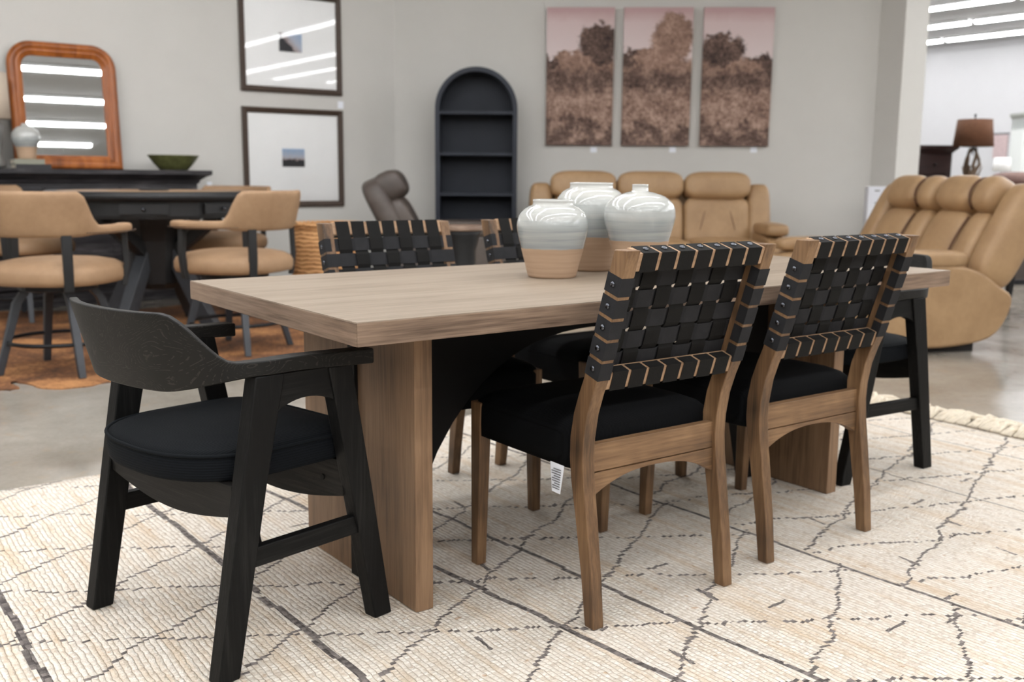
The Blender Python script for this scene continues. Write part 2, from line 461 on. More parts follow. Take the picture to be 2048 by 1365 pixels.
MAT = dict(
    wall=plain('warm_white_paint', (205, 203, 198), 0.85, var=0.015, scale=3, spec=0.2),
    farwall=plain('white_paint', (196, 196, 198), 0.85, var=0.01, spec=0.2),
    showroom=plain('greige_paint', (150, 146, 140), 0.85, var=0.02, spec=0.2),
    ceiling=plain('grey_ceiling_paint', (176, 176, 177), 0.9, var=0.02, spec=0.2),
    trim=plain('white_trim_paint', (214, 212, 206), 0.5, var=0.01),
    floor=concrete(),
    rug=rug_material(),
    tasselwool=plain('tassel_wool', (214, 203, 184), 0.95, var=0.12, scale=40),
    strip=emit('lit_diffuser', (0.985, 0.99, 1.0, 1), STRIP_POWER),
    fixture=plain('fixture_enamel', (225, 225, 225), 0.4),
    tabletop=wood('table_top_oak', (112, 99, 86), (138, 124, 109), (153, 140, 125), 'X', 0.5, 1.0, 0.8, 0.12, 0.12, 0.15),
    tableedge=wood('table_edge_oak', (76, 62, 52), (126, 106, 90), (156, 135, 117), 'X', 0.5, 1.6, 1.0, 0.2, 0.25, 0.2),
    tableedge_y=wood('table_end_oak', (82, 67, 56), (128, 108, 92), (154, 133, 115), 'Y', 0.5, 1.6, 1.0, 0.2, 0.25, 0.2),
    tableleg=wood('table_leg_oak', (88, 68, 50), (130, 102, 77), (154, 125, 97), 'Z', 0.5, 1.2, 0.8, 0.15, 0.2),
    blackpanel=plain('black_lacquer_panel', (15, 14, 14), 0.6, var=0.1, spec=0.25),
    blackoak_z=wood('black_oak_upright', (6, 6, 6), (13, 13, 13), (36, 35, 34), 'Z', 0.55, 1.1, 1.0, 0.5, 0.1, 0.18),
    blackoak_x=wood('black_oak_rail', (6, 6, 6), (13, 13, 13), (36, 35, 34), 'X', 0.55, 1.1, 1.0, 0.5, 0.1, 0.18),
    blackoak_y=wood('black_oak_band', (9, 8, 8), (19, 18, 17), (48, 45, 42), 'Y', 0.55, 1.8, 0.9, 0.6, 0.12, 0.18),
    chairwood_z=wood('walnut_upright', (56, 42, 30), (108, 81, 56), (144, 113, 81), 'Z', 0.5, 1.2, 0.7, 0.2, 0.6),
    chairwood_x=wood('walnut_rail', (56, 42, 30), (114, 86, 60), (150, 118, 85), 'X', 0.5, 1.2, 0.7, 0.2, 0.5),
    oakband=None,
    railwood=wood('pale_rail_wood', (120, 94, 70), (158, 127, 98), (180, 150, 120), 'X', 0.55, 1.2, 0.7, 0.15, 0.3),
    cord_chair=ribbed('black_corduroy', (10, 11, 13), 0, 0.0042),
    cord_round=ribbed('black_corduroy_seat', (16, 19, 22), 1, 0.0062),
    cord_band=ribbed('black_corduroy_band', (17, 20, 24), 2, 0.0058),
    cord_plain=plain('black_piping_cloth', (17, 20, 23), 0.85, spec=0.1),
    strap=plain('black_webbing_lit', (37, 37, 39), 0.8, var=0.12, scale=30, bump=0.4, spec=0.2),  # horizontal straps, toned greyer as if catching the light
    strap_shaded=plain('black_webbing_shaded', (19, 18, 17), 0.8, var=0.12, scale=30, bump=0.4, spec=0.2),  # same webbing for the verticals, with shade put into its colour
    nail=plain('antique_nickel', (92, 94, 100), 0.25, metal=1.0),
    glaze=glaze(),
    jarclay=plain('inside_glaze', (200, 200, 196), 0.3),
    tan=leather('tan_leather', (152, 120, 85), (174, 142, 104)),
    tanpale=leather('tan_stool_leather', (142, 111, 81), (165, 133, 101), 0.55, 0.2),
    tandark=plain('dark_seam_thread', (92, 62, 40), 0.7),
    darkleather=leather('brown_grey_leather', (66, 58, 53), (92, 82, 75), 0.38),
    darkseam=plain('black_seam_thread', (30, 26, 25), 0.7),
    blackpaint=plain('black_table_paint', (19, 20, 22), 0.5, var=0.15, scale=20),
    blackpaint_cool=plain('black_leg_paint', (50, 53, 58), 0.5, var=0.15, scale=20),
    blacksteel=plain('black_steel', (34, 34, 36), 0.4, metal=0.6),
    sideboard=wood('rubbed_black_oak', (20, 19, 21), (40, 38, 41), (104, 100, 102), 'X', 0.5, 1.4, 0.9, 0.2, 0.15),
    arch=plain('blue_black_paint', (47, 51, 60), 0.55, var=0.08, spec=0.3),
    archback=plain('blue_black_panel', (34, 38, 46), 0.6, var=0.08, spec=0.3),
    orange=wood('honey_stained_wood', (106, 54, 18), (158, 88, 36), (190, 116, 58), 'Z', 0.3, 1.0, 0.4, 0.05, 0.1),
    bronze=plain('bronze_wood_frame', (62, 46, 34), 0.5, var=0.15, scale=30),
    mat_board=plain('white_mat_board', (246, 246, 245), 0.8, var=0.01),
    photo_a=small_photo('small_print_upper', True),
    photo_b=small_photo('small_print_lower', False),
    glass=glass('picture_glass'),
    mirror=plain('silvered_glass', (225, 228, 228), 0.015, metal=1.0, var=0.0),
    tag=plain('white_card', (240, 243, 250), 0.6, var=0.01),
    ink=plain('grey_ink', (110, 110, 112), 0.8),
    green=plain('olive_glaze', (88, 90, 54), 0.3, var=0.3, scale=30),
    linen=plain('linen_shade', (205, 190, 172), 0.9, var=0.03),
    greystone=plain('grey_lamp_base', (126, 124, 121), 0.6, var=0.12),
    book_pale=plain('sage_book_cloth', (138, 138, 124), 0.8),
    book_black=plain('black_book_cloth', (44, 44, 46), 0.7),
    paper=plain('book_pages', (215, 208, 192), 0.9),
    wicker=None,
    hide=None,
    brownstone=wood('side_table_top', (96, 76, 62), (124, 102, 86), (146, 122, 104), 'X', 0.4),
    mahogany=wood('dark_mahogany', (30, 17, 17), (46, 25, 23), (62, 34, 30), 'X', 0.4),
    brownshade=plain('brown_linen_shade', (98, 64, 42), 0.9, var=0.15, scale=40),
    driftwood=plain('driftwood', (104, 86, 70), 0.8, var=0.3, scale=20),
    whitepaint=plain('white_cabinet_paint', (228, 232, 230), 0.5, var=0.01),
    greyback=plain('grey_cabinet_back', (168, 171, 166), 0.7),
    pinkpillow=plain('dusty_pink_cloth', (138, 112, 105), 0.9, var=0.2, scale=25),
    pinkart=plain('faded_pink_print', (186, 166, 166), 0.8, var=0.12, scale=30),
    carton=plain('white_carton', (222, 224, 232), 0.6, var=0.01),
)


def wicker_mat():
    k = NT('woven_wicker')
    M = k.math
    tc = k.n('ShaderNodeTexCoord')
    sp = k.n('ShaderNodeSeparateXYZ')
    k.l(tc.outputs['Object'], sp.inputs[0])
    n = k.noise(tc.outputs['Object'], 16, 3)
    s = M('ABSOLUTE', M('SINE', M('ADD', M('MULTIPLY', sp.outputs[2], 95), M('MULTIPLY', n, 4))))
    k.base(k.ramp(M('ADD', M('MULTIPLY', s, 0.6), M('MULTIPLY', n, 0.4)), [(0.2, srgb(120, 78, 42)), (0.55, srgb(188, 134, 84)), (0.85, srgb(214, 166, 114))]))
    k.rough(0.7)
    k.bump(s, 0.6, 0.012)
    return k.m


def hide_mat():
    k = NT('brown_cowhide')
    v = k.coord()
    a = k.noise(v, 2.3, 4, 0.6, 0.6)
    f = k.noise(k.coord((1, 1, 1)), 45, 4, 0.7)
    c = k.ramp(k.math('ADD', k.math('MULTIPLY', a, 0.6), k.math('MULTIPLY', f, 0.4)), [(0.38, srgb(62, 38, 22)), (0.5, srgb(122, 78, 44)), (0.6, srgb(178, 126, 78))])
    tc = k.n('ShaderNodeTexCoord')
    sp = k.n('ShaderNodeSeparateXYZ')
    k.l(tc.outputs['Object'], sp.inputs[0])
    edge = k.math('ADD', k.math('MULTIPLY', sp.outputs[0], -1.0), k.math('MULTIPLY', a, 0.9))
    c = k.mix(k.ramp(edge, [(0.98, (0, 0, 0, 1)), (1.04, (1, 1, 1, 1))]), c, srgb(222, 212, 200))
    k.base(c)
    k.rough(0.85)
    k.bump(f, 0.5, 0.004)
    return k.m


def oak_band():
    k = NT('black_oak_cathedral')
    M = k.math
    v = k.coord((2.6, 2.6, 6.0))
    n = k.noise(v, 1.6, 1.5, 0.45, 0.5)
    ring = M('ABSOLUTE', M('SUBTRACT', M('FRACT', M('MULTIPLY', n, 46)), 0.5))
    brk = k.noise(k.coord((60, 60, 160)), 1.0, 3, 0.6)
    pore = M('MULTIPLY', M('LESS_THAN', ring, 0.10), M('GREATER_THAN', brk, 0.50))
    big = k.noise(k.coord(), 6.0, 2)
    c = k.ramp(big, [(0.3, srgb(19, 18, 17)), (0.7, srgb(28, 27, 25))])
    c = k.mix(M('MULTIPLY', pore, 0.5), c, srgb(58, 55, 51))
    k.base(c)
    k.rough(0.55)
    k.b.inputs['Specular IOR Level'].default_value = 0.22
    k.bump(M('ADD', ring, M('MULTIPLY', brk, 0.5)), 0.15, 0.0008)
    return k.m


MAT['oakband'] = oak_band()
MAT['wicker'] = wicker_mat()
MAT['hide'] = hide_mat()


# ------------------------------------------------------------------ mesh helpers
def ME():
    return bmesh.new()


def quad_box(bm, pts):
    """8 points: bottom ring of 4 (ccw), top ring of 4"""
    v = [bm.verts.new(p) for p in pts]
    for f in ((3, 2, 1, 0), (4, 5, 6, 7), (0, 1, 5, 4), (1, 2, 6, 5), (2, 3, 7, 6), (3, 0, 4, 7)):
        bm.faces.new([v[i] for i in f])


def box(bm, x0, x1, y0, y1, z0, z1):
    quad_box(bm, [(x0, y0, z0), (x1, y0, z0), (x1, y1, z0), (x0, y1, z0), (x0, y0, z1), (x1, y0, z1), (x1, y1, z1), (x0, y1, z1)])


def loft(bm, rings, cap=True, closed=True):
    vs_ = [[bm.verts.new(p) for p in r] for r in rings]
    n = len(vs_[0])
    for a, b in zip(vs_, vs_[1:]):
        for i in range(n if closed else n - 1):
            j = (i + 1) % n
            bm.faces.new((a[i], a[j], b[j], b[i]))
    if cap and closed:
        bm.faces.new(list(reversed(vs_[0])))
        bm.faces.new(vs_[-1])
    return vs_


def prism(bm, poly, a0, a1, f):
    """extrude a 2-D polygon between a0 and a1; f(u, v, a) -> point"""
    n = len(poly)
    A = [bm.verts.new(f(u, v, a0)) for u, v in poly]
    B = [bm.verts.new(f(u, v, a1)) for u, v in poly]
    bm.faces.new(list(reversed(A)))
    bm.faces.new(B)
    for i in range(n):
        j = (i + 1) % n
        bm.faces.new((A[i], A[j], B[j], B[i]))


def tube(bm, pts, r, seg=10, cap=True):
    pts = [Vector(p) for p in pts]
    n = len(pts)
    rr = r if isinstance(r, (list, tuple)) else [r] * n
    rings = []
    ref = None
    for i, p in enumerate(pts):
        d = (pts[min(i + 1, n - 1)] - pts[max(i - 1, 0)]).normalized()
        if ref is None:
            ref = Vector((0, 0, 1)) if abs(d.z) < 0.9 else Vector((1, 0, 0))
        a = d.cross(ref).normalized()
        b = d.cross(a)
        ref = b.cross(d) if False else ref
        rings.append([p + (a * cos(t) + b * sin(t)) * rr[i] for t in [2 * pi * k / seg for k in range(seg)]])
    loft(bm, rings, cap)


def ring_tube(bm, pts, r, seg=8):
    """closed tube"""
    pts = [Vector(p) for p in pts]
    n = len(pts)
    rings = []
    for i, p in enumerate(pts):
        d = (pts[(i + 1) % n] - pts[i - 1]).normalized()
        ref = Vector((0, 0, 1)) if abs(d.z) < 0.9 else Vector((1, 0, 0))
        a = d.cross(ref).normalized()
        b = d.cross(a)
        rings.append([p + (a * cos(t) + b * sin(t)) * r for t in [2 * pi * k / seg for k in range(seg)]])
    rings.append(rings[0])
    loft(bm, rings, cap=False)
    bmesh.ops.remove_doubles(bm, verts=bm.verts, dist=1e-6)


def lathe(bm, prof, seg=48, c=(0, 0)):
    rings = [[(c[0] + r * cos(2 * pi * k / seg), c[1] + r * sin(2 * pi * k / seg), z) for k in range(seg)] for r, z in prof]
    loft(bm, rings, cap=True)


def beam(bm, p0, p1, w0, w1, axis='y', t0=None, t1=None):
    """straight tapering bar with level ends; w across the bar's plane, t across y (or x)"""
    rings = []
    for p, w_, t_ in ((p0, w0, t0 or w0), (p1, w1, t1 or w1)):
        a, b = (w_ / 2, t_ / 2)
        rings.append([(p[0] - a, p[1] - b, p[2]), (p[0] + a, p[1] - b, p[2]), (p[0] + a, p[1] + b, p[2]), (p[0] - a, p[1] + b, p[2])])
    loft(bm, rings)


def bar(bm, p0, p1, w_, h_):
    """bar between two points: w_ sideways, h_ upwards"""
    p0, p1 = Vector(p0), Vector(p1)
    d = (p1 - p0).normalized()
    ref = Vector((0, 0, 1)) if abs(d.z) < 0.95 else Vector((0, 1, 0))
    a = d.cross(ref).normalized() * w_ / 2
    b = a.cross(d).normalized() * h_ / 2
    loft(bm, [[p - a - b, p + a - b, p + a + b, p - a + b] for p in (p0, p1)])


def puff(bm, c, s, e1=0.5, e2=0.5, rot=None, nu=28, nv=18):
    """superellipsoid cushion, s = full size"""
    def pw(x, e):
        return math.copysign(abs(x) ** e, x)
    R_ = rot or Matrix.Identity(3)
    c = Vector(c)
    rings = []
    for i in range(1, nv):
        ph = -pi / 2 + pi * i / nv
        rings.append([c + R_ @ Vector((s[0] / 2 * pw(cos(ph), e1) * pw(cos(t), e2), s[1] / 2 * pw(cos(ph), e1) * pw(sin(t), e2), s[2] / 2 * pw(sin(ph), e1))) for t in [2 * pi * k / nu for k in range(nu)]])
    loft(bm, rings)


def rotx(a):
    return Matrix.Rotation(radians(a), 3, 'X')


def roty(a):
    return Matrix.Rotation(radians(a), 3, 'Y')


def rotz(a):
    return Matrix.Rotation(radians(a), 3, 'Z')


def obj(name, bm, mat, parent=None, bevel=0.0, smooth=False, seg=2, sub=0, solid=0.0, angle=40):
    me = bpy.data.meshes.new(name)
    bmesh.ops.recalc_face_normals(bm, faces=bm.faces)
    bm.to_mesh(me)
    bm.free()
    me.materials.append(MAT[mat] if isinstance(mat, str) else mat)
    o = bpy.data.objects.new(name, me)
    COL.objects.link(o)
    if parent:
        o.parent = parent
    if smooth:
        for p in me.polygons:
            p.use_smooth = True
    if solid:
        s = o.modifiers.new('solid', 'SOLIDIFY')
        s.thickness = solid
        s.offset = 0
    if bevel:
        b = o.modifiers.new('bevel', 'BEVEL')
        b.width = bevel
        b.segments = seg
        b.limit_method = 'ANGLE'
        b.angle_limit = radians(angle)
        if not smooth:
            for p in me.polygons:
                p.use_smooth = True
            b.harden_normals = True
    if sub:
        s = o.modifiers.new('sub', 'SUBSURF')
        s.levels = s.render_levels = sub
    return o


def tag(o, label, cat, group=None):
    o['label'] = label
    o['category'] = cat
    if group:
        o['group'] = group
    return o


def thing(name, label, cat, loc=(0, 0, 0), rz=0.0, group=None):
    o = bpy.data.objects.new(name, None)
    o.empty_display_size = 0.1
    COL.objects.link(o)
    o.location = loc
    o.rotation_euler = (0, 0, radians(rz))
    return tag(o, label, cat, group)


def struct(name, bm, mat, **kw):
    o = obj(name, bm, mat, **kw)
    o['kind'] = 'structure'
    return o


def dup(root, loc, rz, label, group=None):
    r = root.copy()
    COL.objects.link(r)
    r.location = loc
    r.rotation_euler = (0, 0, radians(rz))
    r['label'] = label
    if group:
        r['group'] = group
    for ch in list(root.children):
        c = ch.copy()
        COL.objects.link(c)
        c.parent = r
        for g in list(ch.children):
            d = g.copy()
            COL.objects.link(d)
            d.parent = c
    return r


# ------------------------------------------------------------------ the setting
RH = Vector((0.80321, -0.59569, 0))      # along the canvas wall
FH = Vector((0.59569, 0.80321, 0))       # into the canvas wall
CORNER = Vector((4.383 - 0.02, 7.4, 0))
# canvas wall runs from the corner with the left wall to the inner corner by the pier
INNER = Vector((8.10, 4.34, 0))
dirw = (INNER - CORNER).normalized()

bm = ME()
box(bm, -7.0, 20.0, -9.5, 14.5, FZ - 0.1, FZ)
struct('floor', bm, 'floor')
bm = ME()
box(bm, -7.0, 20.0, -9.5, 14.5, CEIL, CEIL + 0.1)
struct('ceiling', bm, 'ceiling')
bm = ME()
box(bm, -7.0, CORNER.x, 7.4, 7.55, FZ, CEIL)
struct('wall_left', bm, 'wall')
bm = ME()
nrm = Vector((-dirw.y, dirw.x, 0))
a_, b_ = CORNER.copy(), INNER + dirw * 0.02
quad_box(bm, [a_ + Vector((0, 0, FZ)), b_ + Vector((0, 0, FZ)), b_ + nrm * 0.15 + Vector((0, 0, FZ)), a_ + nrm * 0.15 + Vector((0, 0, FZ)),
              a_ + Vector((0, 0, CEIL)), b_ + Vector((0, 0, CEIL)), b_ + nrm * 0.15 + Vector((0, 0, CEIL)), a_ + nrm * 0.15 + Vector((0, 0, CEIL))])
struct('wall_back', bm, 'wall')
bm = ME()
box(bm, 8.10, 8.50, 4.06, 4.75, FZ, CEIL)
struct('wall_pier', bm, 'wall')
bm = ME()
box(bm, 17.75, 17.9, -9.5, 14.5, FZ, CEIL)
struct('wall_right', bm, 'farwall')
bm = ME()
box(bm, -7.0, 20.0, 14.3, 14.5, FZ, CEIL)
struct('wall_far', bm, 'farwall')
bm = ME()
box(bm, -7.0, 20.0, -9.5, -9.35, FZ, CEIL)
struct('wall_front', bm, 'showroom')
bm = ME()
box(bm, -7.0, -6.85, -9.5, 14.5, FZ, CEIL)
struct('wall_side', bm, 'showroom')
bm = ME()
box(bm, -6.8, CORNER.x - 0.02, 7.385, 7.4, FZ, FZ + 0.1)
struct('baseboard_left', bm, 'trim', bevel=0.003)
bm = ME()
a_, b_ = CORNER + dirw * 0.03, INNER - dirw * 0.02
quad_box(bm, [p + Vector((0, 0, z)) for z in (FZ, FZ + 0.1) for p in (a_ - nrm * 0.015, b_ - nrm * 0.015, b_, a_)])
struct('baseboard_back', bm, 'trim', bevel=0.003)


# ------------------------------------------------------------------ strip lights
def make_strip(length):
    t = thing('strip_light', 'x', 'light', (0, 0, 0), 0)
    b = ME()
    box(b, -length / 2, length / 2, -0.09, 0.09, -0.045, 0.0)
    obj('housing', b, 'fixture', t)
    b = ME()
    prism(b, [(-0.055, -0.045), (-0.05, -0.07), (-0.035, -0.08), (0.035, -0.08), (0.05, -0.07), (0.055, -0.045)], -length / 2 + 0.02, length / 2 - 0.02, lambda u, v, a: (a, u, v))
    obj('diffuser', b, 'strip', t)
    return t


LONG = make_strip(11.6)
SHORT = make_strip(2.36)
GL = 'long white strip lights over the showroom floor'
first = True
for yy in (-7.2, -5.5, -3.8, -2.1, -0.4, 1.3, 3.0, 4.3):  # the mirror reflects some of these rows; others are added unseen for light
    lab = 'long white strip light on the ceiling above the tables, out of direct view'
    if first:
        LONG.location = (-1.9, yy, CEIL)
        LONG['label'] = lab
        LONG['group'] = GL
        first = False
    else:
        dup(LONG, (-1.9 + (0.3 if yy < 1 else 0), yy, CEIL), 0, lab, GL)
for xx, ys in ((6.9, (-3.2,)), (8.9, (-3.2,)), (10.2, (-3.2, 8.6)), (11.7, (-3.2, 8.6))):  # unseen rows carried on over the right side to light it
    for y_ in ys:
        dup(LONG, (xx, y_, CEIL), 90, 'long white strip light on the ceiling above the tables, out of direct view', GL)
seen = {13.2: 'nearest of the three rows of strip lights beyond the wall end', 14.85: 'middle of the three rows of strip lights beyond the wall end', 16.5: 'farthest of the three rows of strip lights beyond the wall end'}
first = True
for xx, base, lab in ((13.2, 6.9, 'white'), (14.85, 8.45, 'white'), (16.5, 9.9, 'white')):
    for kk in range(-4, 2):
        l_ = 'white strip light in the ' + seen[xx].replace('rows of strip lights', 'rows')
        if first:
            SHORT.location = (xx, base + kk * 2.44, CEIL)
            SHORT.rotation_euler = (0, 0, pi / 2)
            SHORT['label'] = l_
            SHORT['group'] = seen[xx]
            first = False
        else:
            dup(SHORT, (xx, base + kk * 2.44, CEIL), 90, l_, seen[xx])

# ------------------------------------------------------------------ big rug
bm = ME()
RX0, RX1, RY0, RY1 = -2.6, 3.16, -2.3, 1.87
nx, ny = 60, 44
top = [[None] * (ny + 1) for _ in range(nx + 1)]
for i in range(nx + 1):
    for j in range(ny + 1):
        x = RX0 + (RX1 - RX0) * i / nx
        y = RY0 + (RY1 - RY0) * j / ny
        wv = 0.006 * sin(y * 5.1) + 0.004 * sin(y * 13)
        x2 = x + (wv if i == nx else 0) + 0.11 * (y / 1.87 - 0) * (i / nx) ** 8
        y2 = y + ((0.007 * sin(x * 4.3)) if j == ny else 0)
        edge = i in (0, nx) or j in (0, ny)
        top[i][j] = bm.verts.new((x2, y2, -0.0075 if edge else -0.0006))
for i in range(nx):
    for j in range(ny):
        bm.faces.new((top[i][j], top[i + 1][j], top[i + 1][j + 1], top[i][j + 1]))
border = [e for e in bm.edges if len(e.link_faces) == 1]
ret = bmesh.ops.extrude_edge_only(bm, edges=border)
for v in [g for g in ret['geom'] if isinstance(g, bmesh.types.BMVert)]:
    v.co.z = FZ
rug = obj('area_rug', bm, 'rug', smooth=True)
tag(rug, 'large cream knotted wool rug with charcoal lattice lines under the dining table', 'rug')
# fringe along the short end
rnd = random.Random(3)
bm = ME()
for i in range(78):
    y = -2.2 + i * 0.0526
    x = 3.155 + 0.11 * (y / 1.87) + rnd.uniform(-0.005, 0.01)
    L_ = rnd.uniform(0.13, 0.24)
    for s in range(4):
        a = rnd.uniform(-0.9, 0.9)
        pts = []
        for q in range(6):
            t = q / 5
            pts.append((x + L_ * t * cos(a * t), y + L_ * t * sin(a * t) + 0.011 * (s - 1.5), FZ + 0.009 + 0.020 * sin(pi * min(1, t * 1.1)) * rnd.uniform(.5, 1.6)))
        tube(bm, pts, [0.007, 0.010, 0.013, 0.014, 0.013, 0.008], 6)
fr = obj('fringe', bm, 'tasselwool', rug, smooth=True)
fr['kind'] = 'stuff'
fr['label'] = 'loose cream tassels along the short end of the rug'

# ------------------------------------------------------------------ dining table
TL, TW = 2.173, 0.98
t = thing('dining_table', 'long light oak dining table with slab legs and a black arched panel below', 'table', (TL / 2, TW / 2, 0))


def L(x, y, z):
    return (x - TL / 2, y - TW / 2, z)


bm = ME()
box(bm, -TL / 2 + 0.02, TL / 2 - 0.02, -TW / 2 + 0.02, TW / 2 - 0.02, 0.709, 0.7595)
top_ = obj('tabletop', bm, 'tabletop', t)
bm = ME()
box(bm, -TL / 2 + 0.001, TL / 2 - 0.001, -TW / 2 + 0.001, TW / 2 - 0.001, 0.757, 0.76)
obj('veneer', bm, 'tabletop', top_, bevel=0.0008)
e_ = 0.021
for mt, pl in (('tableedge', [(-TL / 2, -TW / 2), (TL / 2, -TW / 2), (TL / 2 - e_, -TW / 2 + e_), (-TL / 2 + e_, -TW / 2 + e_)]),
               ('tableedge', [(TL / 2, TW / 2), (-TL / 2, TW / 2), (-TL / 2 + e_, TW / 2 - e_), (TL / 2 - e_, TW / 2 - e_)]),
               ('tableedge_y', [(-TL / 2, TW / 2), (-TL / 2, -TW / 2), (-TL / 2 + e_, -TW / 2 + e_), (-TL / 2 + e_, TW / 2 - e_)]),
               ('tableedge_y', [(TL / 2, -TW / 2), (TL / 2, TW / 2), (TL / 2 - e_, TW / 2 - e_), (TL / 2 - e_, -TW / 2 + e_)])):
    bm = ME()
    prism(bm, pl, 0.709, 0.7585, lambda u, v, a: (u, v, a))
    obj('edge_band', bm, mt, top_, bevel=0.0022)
for xa, xb in ((0.256, 0.306), (TL - 0.306, TL - 0.256)):
    bm = ME()
    x0, x1 = xa - TL / 2, xb - TL / 2
    # slab with mitred edge returns
    box(bm, x0, x1, 0.205 - TW / 2, 0.808 - TW / 2, 0.0, 0.709)
    obj('pedestal', bm, 'tableleg', t, bevel=0.003)
# arched stretcher, through-tenoned in both slabs
arch = []
xl, xr = 0.246, TL - 0.246
N = 28
arch_pts = [(0.40, 0.0)]
for i in range(N + 1):
    f = i / N
    x = 0.40 + (TL - 0.80) * f
    u = abs(2 * f - 1)
    z = 0.605 * (1 - u ** 2.6) ** 0.62
    arch_pts.append((x, z))
poly = [(xl, 0.0)] + arch_pts[1:] + [(xr, 0.0), (xr, 0.709), (xl, 0.709)]
bm = ME()
prism(bm, poly, 0.487 - TW / 2, 0.523 - TW / 2, lambda u, v, a: (u - TL / 2, a, v))
obj('stretcher_panel', bm, 'blackpanel', t, bevel=0.0015)

# ------------------------------------------------------------------ woven side chairs
B0 = Vector((0, -0.0905, 0.6))
Bs = Vector((0, -0.2973, 0.9548))
Bn = Vector((0, 0.9548, 0.2973))


def BK(x, w_, t_):
    return B0 + Vector((x, 0, 0)) + Bs * w_ + Bn * t_


PX_, PW, PT = 0.222, 0.036, 0.046


def side_chair():
    r = thing('side_chair', 'x', 'chair')
    prof = [(-0.1, 0.0, 0.034), (-0.086, 0.12, 0.038), (-0.064, 0.26, 0.043), (-0.049, 0.345, 0.047), (-0.0435, 0.40, 0.049), (-0.045, 0.45, 0.05), (-0.056, 0.51, 0.049), (-0.0735, 0.56, 0.048), (-0.0905, 0.6, 0.048), (-0.183, 0.897, 0.048)]
    for s in (-1, 1):
        bm = ME()
        rings = []
        for y, z, th in prof:
            w_ = PW - 0.004 * (1 - min(1, z / 0.35))
            rings.append([(s * PX_ - w_ / 2, y - th / 2, z), (s * PX_ + w_ / 2, y - th / 2, z), (s * PX_ + w_ / 2, y + th / 2, z), (s * PX_ - w_ / 2, y + th / 2, z)])
        loft(bm, rings)
        obj('rear_leg', bm, 'chairwood_z', r, bevel=0.003, angle=50)
        bm = ME()
        beam(bm, (s * PX_, 0.388, 0), (s * (PX_ - 0.001), 0.378, 0.458), 0.030, 0.038, 'y', 0.030, 0.046)
        obj('front_leg', bm, 'chairwood_z', r, bevel=0.003)
    xi = PX_ - PW / 2
    bm = ME()
    quad_box(bm, [(-xi - .004, -0.058, 0.364), (xi + .004, -0.058, 0.364), (xi + .004, -0.034, 0.364), (-xi - .004, -0.034, 0.364), (-xi - .004, -0.058, 0.432), (xi + .004, -0.058, 0.432), (xi + .004, -0.034, 0.432), (-xi - .004, -0.034, 0.432)])
    obj('back_apron', bm, 'chairwood_x', r, bevel=0.002)
    bm = ME()
    poly = [(-xi - .004, 0.362)]
    low = []
    for i in range(21):
        f = -1 + 2 * i / 20
        low.append((f * xi, 0.352 - 0.05 * (abs(f) ** 2.4)))
    poly += [(-xi - .004, 0.30)] + low + [(xi + .004, 0.30), (xi + .004, 0.362)]
    prism(bm, poly, -0.060, -0.034, lambda u, v, a: (u, a, v))
    obj('arched_bracket', bm, 'chairwood_x', r, bevel=0.0015)
    # seat rails under the cushion
    for bx in ((-0.2, 0.2, 0.372, 0.392), (-0.225, -0.205, -0.02, 0.36), (0.205, 0.225, -0.02, 0.36)):
        bm = ME()
        box(bm, *bx, 0.37, 0.425)
        obj('seat_rail', bm, 'chairwood_x', r)
    # upholstered seat
    bm = ME()
    n = 44
    outl = []
    for i in range(n):
        a = 2 * pi * i / n
        c, s = cos(a), sin(a)
        e = 0.16
        outl.append((math.copysign(abs(c) ** e, c), math.copysign(abs(s) ** e, s)))
    rings = []
    hx, hy, cy = 0.237, 0.2165, 0.1905
    for ins, z in ((0.012, 0.363), (0.002, 0.368), (0.0, 0.40), (0.0, 0.445), (0.004, 0.462), (0.018, 0.476), (0.05, 0.489), (0.10, 0.497), (0.16, 0.50)):
        rings.append([((hx - ins) * u, cy + (hy - ins) * v, z + (0.0 if z < .47 else 0.0)) for u, v in outl])
    loft(bm, rings)
    obj('seat_cushion', bm, 'cord_chair', r, smooth=True)
    # rails of the back
    bm = ME()
    for nm, w0, w1, t0, t1 in (('top_rail', 0.266, 0.309, -0.020, 0.020), ('lower_rail', -0.026, 0.018, -0.018, 0.018)):
        bm = ME()
        quad_box(bm, [BK(-xi - .003, w0, t0), BK(xi + .003, w0, t0), BK(xi + .003, w0, t1), BK(-xi - .003, w0, t1), BK(-xi - .003, w1, t0), BK(xi + .003, w1, t0), BK(xi + .003, w1, t1), BK(-xi - .003, w1, t1)])
        obj(nm, bm, 'railwood', r, bevel=0.003)

    def ribbon(path, half, fn, mat):
        b = ME()
        rings = [[fn(p, q, -half), fn(p, q, half)] for p, q in path]
        vs2 = [[b.verts.new(c) for c in rg] for rg in rings]
        for a, c in zip(vs2, vs2[1:]):
            b.faces.new((a[0], a[1], c[1], c[0]))
        o = obj('strap', b, mat, r, solid=0.0011, smooth=False)
        for p in o.data.polygons:
            p.use_smooth = False
        return o

    def nail(parent, pos, ax):
        b = ME()
        ax = Vector(ax).normalized()
        ref = Vector((0, 0, 1)) if abs(ax.z) < .8 else Vector((1, 0, 0))
        e1 = ax.cross(ref).normalized()
        e2 = ax.cross(e1)
        rings = []
        for i in range(5):
            ph = (pi / 2) * i / 5
            rr, hh = 0.0072 * cos(ph), 0.0046 * sin(ph)
            rings.append([Vector(pos) + ax * hh + (e1 * cos(q) + e2 * sin(q)) * rr for q in [2 * pi * k / 14 for k in range(14)]])
        loft(b, rings)
        obj('nailhead', b, 'nail', parent, smooth=True)
    xo, e = PX_ + PW / 2 + 0.0004, PT / 2 + 0.0006
    xin = PX_ - PW / 2 - 0.0004
    NV, pv = 7, 0.0565
